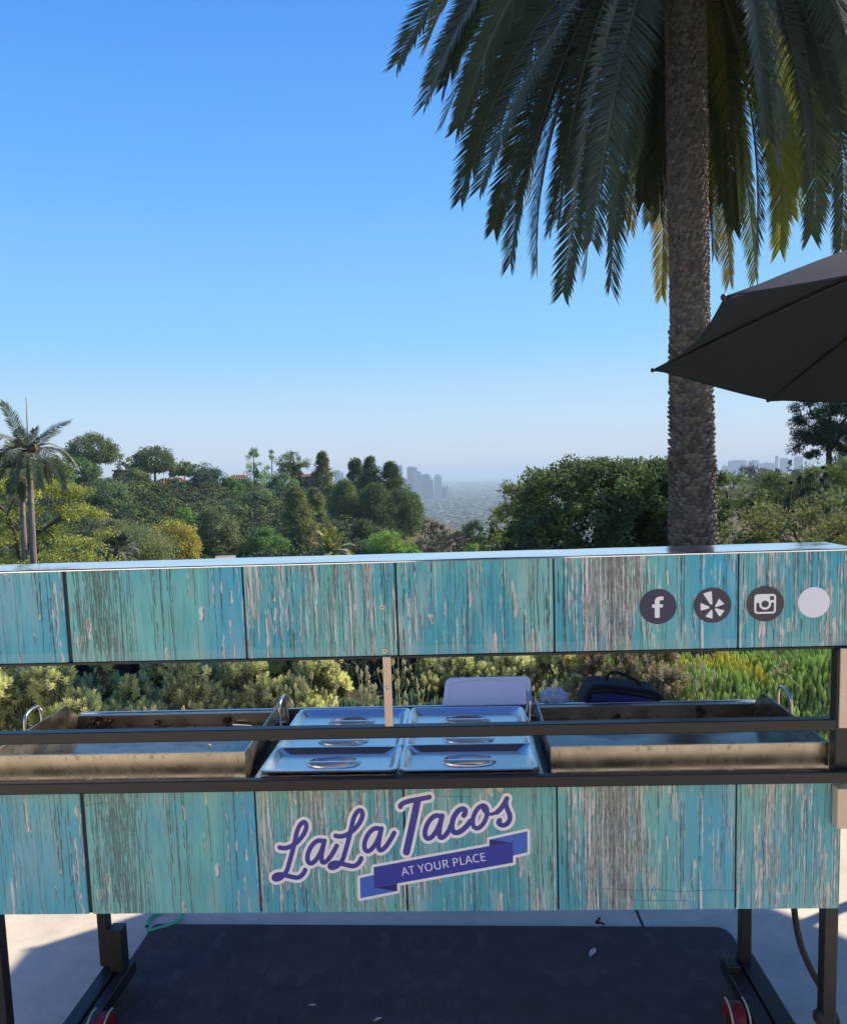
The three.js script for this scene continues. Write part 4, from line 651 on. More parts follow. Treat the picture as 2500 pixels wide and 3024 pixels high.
function bush(name, label, u, v, D, rx, ry, n, seed, opt = {}) {
  const R = rng(seed), c = P(u, v, D), gy = T(c.x, c.z) - 0.02, o = thing(name, label, 'shrub', [c.x, gy, c.z], opt.group), h = c.y - gy;
  const mats = [], cols = [], twigs = [];
  for (let k = 0; k < (opt.stems ?? 16); k++) { const d = dirOf(R), e = V(d.x * rx * 0.85, h + d.y * ry * 0.8, d.z * rx * 0.7); twigs.push(taper(V((R() - 0.5) * 0.1, 0, (R() - 0.5) * 0.1), e, 0.008, 0.003, 5)); if (opt.twiggy) for (let j = 0; j < 5; j++) { const f = V(0, 0, 0).lerp(e, 0.5 + 0.5 * R()); twigs.push(taper(f, f.clone().add(dirOf(R).multiplyScalar(0.16)), 0.003, 0.001, 4)); } }
  part('stem', twigs, M({ color: rgb(0.12, 0.085, 0.06), roughness: 0.9 }), o);
  const lumps = []; for (let k = 0; k < 34; k++) { const d = dirOf(R), q = 0.55 + 0.4 * R(); lumps.push([V(d.x * rx * q, d.y * ry * q, d.z * rx * q * 0.85), (0.14 + 0.14 * R()) * Math.min(rx, 0.5), R()]); }
  for (let i = 0; i < n * 1.6; i++) {
    const [lc, lr, lt] = lumps[Math.floor(R() * lumps.length)], d = dirOf(R); if (d.y < -0.5) d.y *= -0.6; d.normalize();
    const q = R() < 0.75 ? 0.8 + 0.3 * R() : R() * 0.8, p = lc.clone().addScaledVector(d, lr * q).add(V(0, h, 0)); if (p.y < 0.03) p.y = 0.03 + R() * 0.1;
    mats.push(pose(p, d.clone().multiplyScalar(0.7).add(V(0, 0.75, 0)).addScaledVector(dirOf(R), 0.25), R() * 6.28, (opt.scale ?? 1.0) * (0.75 + 0.6 * R())));
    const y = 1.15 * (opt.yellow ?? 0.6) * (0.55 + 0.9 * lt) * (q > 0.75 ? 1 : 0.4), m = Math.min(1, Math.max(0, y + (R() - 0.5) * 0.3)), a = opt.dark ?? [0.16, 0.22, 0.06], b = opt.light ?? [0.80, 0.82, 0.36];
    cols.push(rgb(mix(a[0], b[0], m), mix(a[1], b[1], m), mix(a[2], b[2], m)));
  }
  instanced('foliage', rosette, rosMat, mats, cols, o).userData.kind = 'stuff'; return o;
}
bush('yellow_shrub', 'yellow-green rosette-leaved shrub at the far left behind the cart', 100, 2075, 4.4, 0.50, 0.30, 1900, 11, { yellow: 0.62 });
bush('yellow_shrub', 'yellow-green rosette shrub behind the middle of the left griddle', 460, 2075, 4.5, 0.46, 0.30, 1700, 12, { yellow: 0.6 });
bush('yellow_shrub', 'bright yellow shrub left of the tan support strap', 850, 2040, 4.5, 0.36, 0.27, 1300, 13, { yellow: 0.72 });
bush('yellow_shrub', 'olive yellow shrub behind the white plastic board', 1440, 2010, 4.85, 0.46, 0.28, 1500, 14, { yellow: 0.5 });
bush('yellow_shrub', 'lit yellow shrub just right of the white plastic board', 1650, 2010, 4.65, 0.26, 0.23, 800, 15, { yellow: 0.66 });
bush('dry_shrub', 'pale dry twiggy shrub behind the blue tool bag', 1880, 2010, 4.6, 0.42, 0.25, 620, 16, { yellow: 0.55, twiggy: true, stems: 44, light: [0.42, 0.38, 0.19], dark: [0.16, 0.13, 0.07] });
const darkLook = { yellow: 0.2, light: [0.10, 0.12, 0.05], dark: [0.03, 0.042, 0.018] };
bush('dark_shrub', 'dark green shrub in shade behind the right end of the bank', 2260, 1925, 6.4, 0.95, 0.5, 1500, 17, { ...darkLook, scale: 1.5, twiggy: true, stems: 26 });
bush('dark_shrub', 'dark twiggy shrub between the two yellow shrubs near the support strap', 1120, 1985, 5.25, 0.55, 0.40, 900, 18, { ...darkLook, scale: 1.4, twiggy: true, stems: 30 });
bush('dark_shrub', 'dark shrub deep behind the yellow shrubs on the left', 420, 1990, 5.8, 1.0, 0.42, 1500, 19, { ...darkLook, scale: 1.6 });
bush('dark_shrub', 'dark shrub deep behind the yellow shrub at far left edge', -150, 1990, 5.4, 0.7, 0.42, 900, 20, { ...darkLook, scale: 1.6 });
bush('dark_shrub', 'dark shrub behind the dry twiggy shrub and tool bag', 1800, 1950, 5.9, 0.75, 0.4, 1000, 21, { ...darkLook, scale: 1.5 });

// finger-leaved succulents: a bed nobody could count
const fingers = (() => {
  const list = [], R = rng(21);
  for (let k = 0; k < 8; k++) {
    const a = k * 2.399, t = 0.12 + 0.55 * R() * (k ? 1 : 0.2), l = 0.075 + 0.045 * R(), g = new THREE.CylinderGeometry(0.0062, 0.0048, l, 6, 3, true), p = g.attributes.position;
    const c = new THREE.ConeGeometry(0.0062, 0.013, 6, 1, true); c.translate(0, l / 2 + 0.0065, 0);
    const m = mergeGeometries([g.toNonIndexed(), c.toNonIndexed()]), q = m.attributes.position;
    for (let i = 0; i < q.count; i++) { const y = q.getY(i) + l / 2, b = t * (1 - 0.35 * y / l); const x = q.getX(i) + Math.sin(b) * y, yy = Math.cos(b) * y, z = q.getZ(i), r0 = 0.012; q.setXYZ(i, Math.cos(a) * (x + r0) - Math.sin(a) * z, yy, Math.sin(a) * (x + r0) + Math.cos(a) * z); }
    m.computeVertexNormals(); m.deleteAttribute('uv'); list.push(m);
  }
  return mergeGeometries(list);
})();
const fingerMat = new THREE.MeshPhysicalMaterial({ roughness: 0.95, transmission: 0.42, thickness: 0, side: THREE.DoubleSide });
function bed(name, label, n, seed, place, color) {
  const R = rng(seed), mats = [], cols = [];
  for (let i = 0; i < n; i++) { const q = place(R); if (!q) continue; const [x, z, s, lift] = q; mats.push(pose(V(x, T(x, z) - 0.015 + (lift ?? 0), z), V((R() - 0.5) * 0.35, 1, (R() - 0.5) * 0.35), R() * 6.28, V(s * (0.85 + 0.3 * R()), s * (0.8 + 0.5 * R()), s * (0.85 + 0.3 * R())))); cols.push(color(R, x, z)); }
  return tag(instanced(name, fingers, fingerMat, mats, cols, scene), label, null, null, 'stuff');
}
bed('succulent_bed', 'yellow-green finger-leaved succulents filling the bank at right', 3400, 31, (R) => { const x = 0.62 + R() * 2.3, z = -3.9 - R() * 0.95; return [x, z, 1.0 + 0.35 * R() + 0.15 * smooth(1.2, 2.2, x), 0.03 * R() + 0.06 * smooth(1.3, 2.1, x)]; }, (R, x, z) => { const y = smooth(0.66, 0.84, fbm(x * 3.2 + 8, z * 3.2, 3)), v = 0.8 + 0.45 * R(); return rgb(mix(0.40, 0.62, y) * v, mix(0.55, 0.60, y) * v, mix(0.15, 0.07, y) * v); });
bed('blue_succulents', 'blue-green finger-leaved succulents filling the middle of the bank', 1500, 32, (R) => { const x = -1.05 + R() * 1.75, z = -3.9 - R() * 0.5; if (noise(x * 2.5 + 3, z * 2.5) < 0.3 + 0.4 * smooth(-0.6, -0.95, x)) return null; return [x, z, 0.72 + 0.3 * R()]; }, (R, x, z) => { const v = 0.8 + 0.4 * R(), y = R() < 0.25 ? 0.5 : 0; return rgb(mix(0.15, 0.28, y) * v, mix(0.26, 0.34, y) * v, mix(0.15, 0.10, y) * v); });

// flowering stalks rising from the succulents
const stalkMat = new THREE.MeshPhysicalMaterial({ color: rgb(0.27, 0.32, 0.12), roughness: 0.95, transmission: 0.2, thickness: 0, side: THREE.DoubleSide }), budMat = M({ color: rgb(0.46, 0.45, 0.22), roughness: 0.7 });
const stalkProto = [1, 2, 3].map((s) => {
  const R = rng(60 + s), st = [], bd = []; const top = V(0.02, 0.24, 0.01);
  st.push(tube([[0, 0, 0], [0.006, 0.12, 0], top], 0.0032, 12, 6));
  const n = 4 + s;
  for (let k = 0; k < n; k++) {
    const f = V(0.006, 0.12, 0).lerp(top, 0.35 + 0.65 * k / n), a = k * 2.4, sp = 0.028 + 0.03 * R(), e = f.clone().add(V(Math.cos(a) * sp, 0.05 + 0.05 * R(), Math.sin(a) * sp)); st.push(tube([f, f.clone().lerp(e, 0.5).add(V(Math.cos(a) * 0.006, -0.004, Math.sin(a) * 0.006)), e], 0.002, 8, 5));
    for (let j = 0; j < 6; j++) { const d = dirOf(R), b = new THREE.IcosahedronGeometry(0.0044 + 0.002 * R(), 1); b.scale(0.8, 1.3, 0.8); b.translate(e.x + d.x * 0.009, e.y + 0.004 + d.y * 0.007, e.z + d.z * 0.009); bd.push(b); }
  }
  return [join(st), join(bd)];
});
{
  const a = (X, Y) => [650 + X * 0.576, 1850 + Y * 0.576], b = (X, Y) => [X * 0.4896, 1600 + Y * 0.4896], c = (X, Y) => [1550 + X * 0.5472, 1600 + Y * 0.5472];
  const tops = [a(205, 310), a(295, 330), a(395, 295), a(445, 215), a(530, 290), a(710, 195), a(750, 275), a(790, 265), a(835, 190), a(910, 150), a(918, 240), a(1030, 285), a(1340, 205), a(1525, 240), a(1655, 295), b(1130, 940), b(1190, 890), b(915, 985), b(1665, 890), c(875, 595), c(965, 650), c(160, 720), c(410, 680)];
  const R = rng(88), protos = [], stalkLabels = ['flower stalk between left griddle handle and left tray, leftmost of five there', 'short forked flower stalk second behind the right handle of the left griddle', 'flower stalk third from the left griddle handle, behind the left tray', 'tall thin flower stalk against the bright yellow shrub', 'flower stalk low at the right edge of the bright yellow shrub', 'tall wide-forked flower stalk left of the tan strap, before the dark shrub', 'flower stalk directly beneath the tall forked one left of the strap', 'dense-headed flower stalk nearest left of the tan support strap', 'flower stalk almost touching the tan strap on its left, up high', 'flower stalk touching the top of the tan strap on its right', 'lower flower stalk just right of the tan support strap', 'small flower stalk halfway between tan strap and white board', 'flower stalk rising behind the left part of the white board', 'small flower stalk peeking over the right part of the white board', 'flower stalk between white board and plastic bag', 'pale many-headed flower stalk low behind the left griddle', 'thin flower stalk rising right of the many-headed one behind the left griddle', 'small single flower stalk behind the middle of the left griddle', 'flower stalk behind the right handle of the left griddle, with spread heads', 'tall flower stalk at the right end of the tool bag handle', 'flower stalk leaning right of the tall one beyond the tool bag', 'flower stalk standing over the plastic bag', 'flower stalk in front of the dry twiggy shrub left of the tool bag'];
  tops.forEach(([u, v], i) => {
    const t = P(u, v, 4.12 + R() * 0.2), y = T(t.x, t.z), s = (t.y - y) / 0.31, k = i % 3;
    let o = protos[k] ? protos[k].clone() : thing('flower_stalk', 'pale branching flower stalk rising from the succulents behind the cart', 'flower stalk', [0, 0, 0], 'flower stalks in the succulent bank');
    if (!protos[k]) { part('stalk', stalkProto[k][0], stalkMat, o); part('bud_cluster', stalkProto[k][1], budMat, o); protos[k] = o; } else { o.name = numbered('flower_stalk'); scene.add(o); }
    o.position.set(t.x, y, t.z); o.rotation.set((R() - 0.5) * 0.2, R() * 6.28, (R() - 0.5) * 0.2); const q = Math.min(0.8, s * 0.6 + 0.2); o.scale.set(q, s, q); o.userData.label = stalkLabels[i];
  });
  const t = P(...c(1500, 780), 4.25), o = thing('flower_stalk', 'long flower stalk leaning to the left at the right end of the bank', 'flower stalk', [t.x, t.y - 0.02, t.z]);
  part('stalk', stalkProto[1][0], stalkMat, o); part('bud_cluster', stalkProto[1][1], budMat, o); o.rotation.set(0, 0.4, 0.93); o.scale.set(0.9, 0.8, 0.9);
}
// ------------------------------------------------------------------ trees and hedges, near to far (places are columns and rows of the photograph)
const G = { dark: [0.028, 0.05, 0.018], mid: [0.055, 0.085, 0.028], grey: [0.085, 0.105, 0.06], olive: [0.10, 0.11, 0.035], yellow: [0.22, 0.26, 0.035], lime: [0.15, 0.22, 0.03], blue: [0.035, 0.065, 0.045], brown: [0.12, 0.10, 0.055], gold: [0.26, 0.19, 0.045] };
const near = { mat: leafLit };
// near the terrace
tree('hedge_bush', 'large dark green rounded bush left of the big palm trunk', 'bush', { u: 1780, top: 1376, bot: 1830, w: 500, D: 16, seed: 101, shape: 'block', px: 11, dens: 14, color: [0.055, 0.10, 0.027], color2: [0.14, 0.21, 0.05], clumps: 520, size: 0.14, per: 60, vary: 0.35, aspect: 0.55, ...near, limbs: 6 });
tree('hedge_bush', 'dark bush filling in right behind the big palm trunk', 'bush', { u: 1950, top: 1376, bot: 1800, w: 330, D: 16.6, seed: 102, shape: 'block', px: 11, dens: 14, color: [0.055, 0.10, 0.027], color2: [0.14, 0.21, 0.05], clumps: 320, size: 0.14, vary: 0.35, aspect: 0.55, ...near });
tree('feathery_bush', 'yellow-green feathery bush at the left end of the dark bush', 'bush', { u: 1520, top: 1440, bot: 1640, w: 130, D: 19, seed: 103, px: 11, dens: 4, color: G.lime, color2: G.yellow, shape: 'column', aspect: 0.3, ...near });
tree('leafy_bush', 'light green leafy bush below the feathery bush beside the canyon view', 'bush', { u: 1490, top: 1530, bot: 1760, w: 150, D: 17, seed: 104, px: 14, dens: 3, color: G.lime, color2: G.olive, ...near });
tree('pepper_bush', 'big light yellow-green bush at the lower right of the palm', 'bush', { u: 2380, top: 1468, bot: 1790, w: 440, D: 12.5, seed: 105, px: 14, dens: 3.6, color: [0.13, 0.16, 0.035], color2: [0.27, 0.28, 0.08], clumps: 150, size: 0.17, vary: 0.3, aspect: 0.45, ...near, limbs: 5 });
tree('pepper_bush', 'smaller green bush between palm trunk and light bush', 'bush', { u: 2180, top: 1585, bot: 1770, w: 190, D: 12, seed: 106, px: 14, dens: 3.4, color: [0.045, 0.075, 0.02], color2: [0.16, 0.19, 0.05], vary: 0.3, aspect: 0.45, ...near });
tree('pepper_bush', 'green sapling bush reaching up beside the tan dirt patch', 'bush', { u: 2245, top: 1455, bot: 1640, w: 110, D: 14, seed: 107, px: 13, dens: 3, color: [0.09, 0.12, 0.03], color2: [0.18, 0.22, 0.06], ...near });
tree('fern_bush', 'light green fern-like bush at the right edge under the pine', 'bush', { u: 2480, top: 1425, bot: 1600, w: 180, D: 16, seed: 108, px: 16, dens: 2.6, color: [0.10, 0.16, 0.07], color2: [0.17, 0.23, 0.10], aspect: 0.25, ...near });
[[2150, 1418, 180, 'long clipped green hedge just right of the palm trunk'], [2290, 1412, 190, 'middle stretch of the clipped green hedge'], [2420, 1388, 180, 'right stretch of the hedge below the pine'], [2530, 1362, 190, 'highest stretch of the hedge at the right edge']].forEach(([u, top, w, l], i) => tree('clipped_hedge', l, 'hedge', { u, top, bot: i ? 1540 : 1504, w, D: 31 - i * 0.5, seed: 111 + i, px: 9, dens: 4, shape: 'column', mat: leafLit, color: [0.09, 0.14, 0.03], color2: [0.20, 0.25, 0.05], aspect: 0.4, depth: 0.7, clumps: 110, size: 0.26 }));
[[2362, 1382, 34], [2392, 1374, 30], [2430, 1372, 40], [2330, 1420, 40]].forEach(([u, top, w], i) => tree('pointed_shrub', ['dark pointed evergreen shrub left of the pine trunk', 'slim dark evergreen spike against the pine trunk', 'dark evergreen spike right under the pine', 'low dark evergreen shrub in the hedge line'][i], 'shrub', { u, top, bot: 1530, w, D: 27, seed: 121 + i, shape: 'cone', px: 8, dens: 4.4, color: G.dark, color2: G.mid }));
tree('pine_tree', 'dark pine with bare trunk beneath the umbrella at the right', 'pine tree', { u: 2450, top: 1120, bot: 1372, w: 245, D: 44, seed: 131, shape: [[0, 0.35, 0, 0.8, 0.6], [-0.35, 0.1, 0, 0.5, 0.55], [0.45, 0.2, 0.1, 0.5, 0.6], [-0.45, -0.45, 0, 0.42, 0.3], [0.42, -0.5, 0, 0.45, 0.32], [0, -0.1, 0.2, 0.6, 0.5]], px: 9, dens: 5, color: [0.02, 0.036, 0.016], color2: [0.05, 0.075, 0.03], aspect: 0.28, clumps: 130, size: 0.15, gap: 0.2, trunk: 0.06, limbs: 9 });

// left foreground: yellow-green tree, two slender palms
{
  const R = rng(140);
  const o = tree('jacaranda_tree', 'large light yellow-green spreading tree at the left edge', 'tree', { u: 105, top: 1378, bot: 1790, w: 460, D: 46, seed: 141, shape: 'layers', px: 8, dens: 2.7, color: [0.20, 0.27, 0.035], color2: [0.42, 0.44, 0.06], clumps: 170, size: 0.15, flat: 0.45, vary: 0.28, aspect: 0.5, mat: leafLit, trunk: 0.03 });
  const at = (u, v, D = 45.5) => P(u, v, D).sub(o.position), br = (pts, r) => tube(pts.map(([u, v, d]) => at(u, v, d)), r, 20, 6);
  part('branch', [br([[60, 1680], [100, 1590], [150, 1550, 44.5], [200, 1515, 44]], 0.085), br([[60, 1680], [40, 1560], [0, 1495, 44.5], [-60, 1470]], 0.08), br([[98, 1590], [118, 1567, 44], [145, 1573, 44], [160, 1590, 43.8]], 0.05), br([[150, 1550, 44.5], [190, 1535, 43.8], [240, 1545, 43.6]], 0.04), br([[40, 1560], [20, 1530, 44], [45, 1470, 44]], 0.05)], bark, o);
}
{
  const pale = M({ color: rgb(0.33, 0.29, 0.25), roughness: 0.9, map: barkTex, bumpMap: barkTex, bumpScale: 0.01 }), S = 0.4896;
  const z = (X, Y) => [X * S, 1150 + Y * S];
  const palm = (label, D, foot, top, r, tips, seed, spear, deads) => {
    const R = rng(seed), t = P(...z(...top), D), f = P(...z(...foot), D), gy = T(f.x, f.z), o = thing('king_palm', label, 'palm tree', [f.x, gy, f.z], 'slender palms at left');
    const C = t.clone().sub(o.position), F = V(0, -0.2, 0);
    part('trunk', [taper(F, C.clone().lerp(F, 0.2), r * 1.15, r, 12), taper(C.clone().lerp(F, 0.2), C, r, r * 0.8, 12)], pale, o);
    const sh = taper(C.clone().lerp(F, 0.06), C.clone().add(V(0, 0.4, 0)), r * 1.25, r * 0.6, 10); part('crown_shaft', sh, M({ color: rgb(0.10, 0.14, 0.05), roughness: 0.6 }), o);
    const S0 = C.clone().add(V(0, 0.3, 0));
    for (const [X, Y, dz, up] of tips) { const q = P(...z(X, Y), D - dz).sub(o.position), d = V(q.x - S0.x, 0, q.z - S0.z); const c1 = S0.clone().addScaledVector(d, 0.2).add(V(0, up, 0)), c2 = S0.clone().addScaledVector(d, 0.75); c2.y = Math.max(S0.y, q.y) + up * 0.7; if (q.y > S0.y + 1) c2.y = q.y - 0.2; part('frond', frondGeo(R, cubic(S0, c1, c2, q), { n: 56, len: 0.55, wid: 0.036, col: [0.06, 0.095, 0.035], tipCol: [0.12, 0.15, 0.06], lift: 0.15, start: 0.18, hang: 0.22, rachis: 0.022, twist: (R() - 0.5) * 1.6 }), palmLeaf, o); }
    if (spear) part('spear_leaf', taper(S0, P(...z(...spear), D).sub(o.position), 0.04, 0.012, 6), palmLeaf2, o);
    for (const [X, Y] of deads) { const q = P(...z(X, Y), D - 0.5).sub(o.position), d = q.clone().sub(S0); part('dead_frond', frondGeo(R, cubic(S0, S0.clone().addScaledVector(d, 0.3).add(V(0.0, 0.5, 0.2)), q.clone().add(V(0, 0.8, 0.1)), q), { n: 26, len: 0.4, wid: 0.05, col: [0.30, 0.22, 0.12], lift: 0, hang: 0.7, rachis: 0.035 }), palmLeaf, o); }
    return o;
  };
  const palmLeaf2 = M({ color: rgb(0.14, 0.16, 0.06), roughness: 0.7 });
  palm('slender palm with pale trunk and upright spear leaf, front one at left', 41, [190, 1100], [178, 470], 0.135, [[10, 82, 0.5, 0.9], [415, 195, 0.8, 1.3], [345, 250, -0.8, 1.0], [470, 478, 0.6, 1.2], [392, 605, 1.2, 1.0], [300, 560, -1.0, 0.7], [20, 520, 0.4, 1.0], [-60, 350, 0.9, 1.2], [-40, 250, -0.8, 1.0], [90, 600, 1.5, 0.7], [240, 590, 1.8, 0.6], [110, 240, -1.5, 0.5], [210, 240, 1.3, 0.4], [-30, 440, -0.6, 0.9], [430, 420, -1.2, 0.9], [60, 420, 1.8, 0.8]], 151, [158, 45], [[232, 380], [120, 340], [405, 590]]);
  palm('slender palm with darker trunk just behind the front one at left', 43, [140, 1100], [130, 560], 0.12, [[-60, 480, 0.3, 0.9], [-20, 600, 0.6, 0.8], [130, 660, 1.2, 0.5], [250, 520, -0.9, 1.0], [60, 320, -0.8, 0.8], [10, 380, 0.8, 0.9], [150, 330, 0.9, 0.6], [-90, 560, -0.7, 0.8], [60, 640, 1.4, 0.6]], 152, null, [[150, 620], [190, 690]]);
}
// the hillside beyond: [label, column, top, bottom, width, distance, shape, colours, ...]
const hill = [
  ['round_tree', 'big dark dome-shaped tree on the ridge, the leftmost of two', 272, 1288, 1400, 132, 185, 'dome', [0.045, 0.065, 0.022], [0.09, 0.10, 0.04]],
  ['round_tree', 'neat ball-shaped dark tree on the ridge left of the tiled roof', 456, 1324, 1426, 110, 182, 'dome', [0.04, 0.06, 0.02], [0.075, 0.09, 0.035]],
  ['sparse_tree', 'small pale open tree between the two round ridge trees', 372, 1347, 1402, 56, 190, 'ball', G.grey, [0.15, 0.16, 0.11]],
  ['round_tree', 'low olive rounded tree right of the ball-shaped tree', 542, 1368, 1420, 64, 186, 'dome', G.olive, G.mid],
  ['conifer_tree', 'blue-black bushy tree right of the tiled roof', 612, 1378, 1480, 92, 172, 'ball', G.blue, G.dark],
  ['cypress_tree', 'thin dark cypress standing before the tiled roof', 507, 1388, 1472, 11, 176, 'column', G.dark, G.dark],
  ['cypress_tree', 'thin dark cypress against the pale conifers', 757, 1384, 1440, 10, 170, 'column', G.dark, G.dark],
  ['cypress_tree', 'thin dark cypress before the brick chimney house', 888, 1385, 1466, 9, 172, 'column', G.dark, G.dark],
  ['pale_conifer', 'tall pale feathery conifer, left of its pair on the ridge', 750, 1318, 1462, 74, 174, 'cone', [0.10, 0.13, 0.08], [0.17, 0.19, 0.12]],
  ['pale_conifer', 'pale feathery conifer, right and lower of its pair', 802, 1337, 1466, 72, 175, 'cone', [0.10, 0.13, 0.08], [0.16, 0.18, 0.11]],
  ['umbrella_pine', 'grey-green flat-topped airy tree above the brick chimney house', 866, 1338, 1400, 86, 182, 'dome', G.grey, G.mid],
  ['round_tree', 'dark olive bushy tree under the flat-topped airy tree', 856, 1362, 1416, 62, 178, 'ball', G.olive, G.dark],
  ['slim_conifer', 'tall slim brownish conifer right of the brick chimney', 956, 1334, 1560, 92, 150, 'pine', [0.085, 0.08, 0.04], [0.13, 0.12, 0.065]],
  ['tall_pine', 'tall dark pine, left of the three on the ridge', 1052, 1359, 1580, 104, 145, 'pine', [0.035, 0.055, 0.022], [0.08, 0.09, 0.035]],
  ['tall_pine', 'tall dark pine, middle and highest of the three', 1096, 1354, 1580, 108, 140, 'pine', [0.03, 0.05, 0.02], [0.075, 0.09, 0.035]],
  ['tall_pine', 'tall dark pine, right of the three beside the city towers', 1156, 1368, 1580, 112, 140, 'pine', [0.03, 0.05, 0.02], [0.075, 0.085, 0.03]],
  ['broad_pine', 'broad pine mass below the three tall pines', 1110, 1440, 1640, 195, 128, 'pine', [0.04, 0.058, 0.024], [0.09, 0.10, 0.04]],
  ['broad_pine', 'spreading dark pine at the right of the pine group', 1185, 1445, 1590, 110, 130, 'ball', [0.035, 0.055, 0.02], [0.075, 0.09, 0.03]],
  ['round_tree', 'bright green rounded tree at the right end of the pine group', 1208, 1458, 1540, 66, 138, 'dome', [0.05, 0.085, 0.025], [0.09, 0.13, 0.03]],
  ['broad_pine', 'dark olive pine left of the broad pine mass', 1020, 1425, 1600, 143, 130, 'pine', [0.06, 0.07, 0.03], [0.11, 0.11, 0.05]],
  ['brown_conifer', 'brownish drooping conifer in front of the chimney house', 878, 1434, 1690, 130, 95, 'pine', [0.085, 0.08, 0.035], [0.15, 0.13, 0.06]],
  ['brown_conifer', 'second brownish conifer just right of the drooping one', 930, 1440, 1640, 104, 110, 'pine', [0.08, 0.08, 0.038], [0.13, 0.12, 0.06]],
  ['broad_pine', 'dark wide tree low in the pine group above the small palm', 1075, 1545, 1690, 169, 105, 'pine', [0.03, 0.045, 0.018], [0.06, 0.075, 0.03]],
  ['leafy_bush', 'bright green leafy bush at the foot of the pines', 1150, 1575, 1700, 120, 90, 'ball', [0.10, 0.14, 0.03], [0.16, 0.19, 0.045]],
  ['leafy_bush', 'light green low bush right of the bright leafy bush', 1220, 1612, 1700, 70, 88, 'ball', [0.12, 0.17, 0.03], [0.17, 0.21, 0.04]],
  ['dark_tree', 'dark green tree on the right of the dry slope', 1398, 1540, 1670, 62, 135, 'column', [0.035, 0.06, 0.022], [0.07, 0.095, 0.035]],
  ['leafy_bush', 'yellow-green bush at the right foot of the dry slope', 1392, 1600, 1680, 40, 95, 'ball', G.olive, G.lime],
  ['golden_tree', 'golden orange bushy tree low on the left hillside', 521, 1540, 1690, 122, 88, 'ball', [0.20, 0.155, 0.04], [0.30, 0.21, 0.05]],
  ['willow_tree', 'grey-olive wispy tree right of the golden tree', 636, 1488, 1690, 118, 92, 'ball', [0.085, 0.09, 0.05], [0.13, 0.125, 0.07]],
  ['leafy_tree', 'fresh green low tree right of the wispy tree', 783, 1566, 1690, 112, 90, 'ball', [0.05, 0.085, 0.025], [0.10, 0.145, 0.04]],
  ['leafy_tree', 'green bush above the golden tree on its right', 552, 1510, 1590, 70, 105, 'ball', [0.06, 0.10, 0.025], [0.11, 0.15, 0.035]],
  ['grey_scrub', 'grey-olive scrub bush in front of the left hillside', 390, 1560, 1700, 200, 78, 'ball', [0.10, 0.105, 0.06], [0.15, 0.14, 0.08]],
  ['grey_scrub', 'brownish scrub beside the yellow-green tree', 318, 1530, 1660, 110, 84, 'ball', [0.10, 0.09, 0.06], [0.14, 0.13, 0.08]],
  ['leafy_tree', 'mid green tree under the left round ridge tree', 248, 1356, 1450, 90, 165, 'ball', [0.04, 0.075, 0.028], [0.07, 0.11, 0.04]],
  ['leafy_tree', 'olive tree with orange tint under the ball-shaped tree', 395, 1394, 1470, 100, 168, 'ball', [0.09, 0.085, 0.03], [0.07, 0.085, 0.03]],
  ['grey_tree', 'grey-green tree in the middle of the left hillside', 470, 1440, 1520, 70, 150, 'ball', G.grey, G.mid],
  ['grey_tree', 'round grey-green shrub tree right of the thin cypress', 532, 1416, 1470, 44, 170, 'ball', [0.08, 0.10, 0.05], G.mid],
  ['grey_tree', 'soft grey-green tree below the pale conifers', 760, 1450, 1570, 110, 135, 'ball', [0.075, 0.10, 0.06], [0.11, 0.135, 0.075]],
  ['grey_tree', 'dusty green tree left of the brown conifers', 835, 1400, 1500, 80, 160, 'ball', [0.06, 0.09, 0.05], [0.10, 0.125, 0.065]],
  ['leafy_tree', 'deep green tree right of the blue-black tree', 688, 1410, 1500, 70, 162, 'ball', [0.045, 0.08, 0.025], [0.08, 0.115, 0.03]],
  ['grey_tree', 'grey-green tree centred on the left hillside slope', 690, 1480, 1580, 80, 130, 'ball', G.grey, [0.07, 0.095, 0.055]],
  ['leafy_tree', 'deep shade green tree above the golden tree', 470, 1530, 1600, 80, 112, 'ball', [0.03, 0.055, 0.02], [0.055, 0.085, 0.03]],
  ['grey_tree', 'silver-green tree right of the yellow-green tree', 330, 1430, 1540, 110, 130, 'ball', [0.06, 0.085, 0.05], [0.10, 0.12, 0.07]],
  ['leafy_tree', 'dark tree between the silver-green and golden trees', 400, 1490, 1570, 90, 118, 'ball', [0.03, 0.05, 0.02], [0.065, 0.085, 0.03]],
  ['leafy_tree', 'green tree behind the slender palms on the ridge', 150, 1350, 1450, 110, 150, 'ball', [0.05, 0.075, 0.025], [0.11, 0.12, 0.04]],
  ['leafy_tree', 'dark green tree at the left edge of the ridge', 20, 1345, 1470, 160, 140, 'ball', [0.03, 0.055, 0.02], [0.06, 0.085, 0.03]],
];
const lift = (c) => [c[0] * 1.85, c[1] * 2.3, c[2] * 1.3];
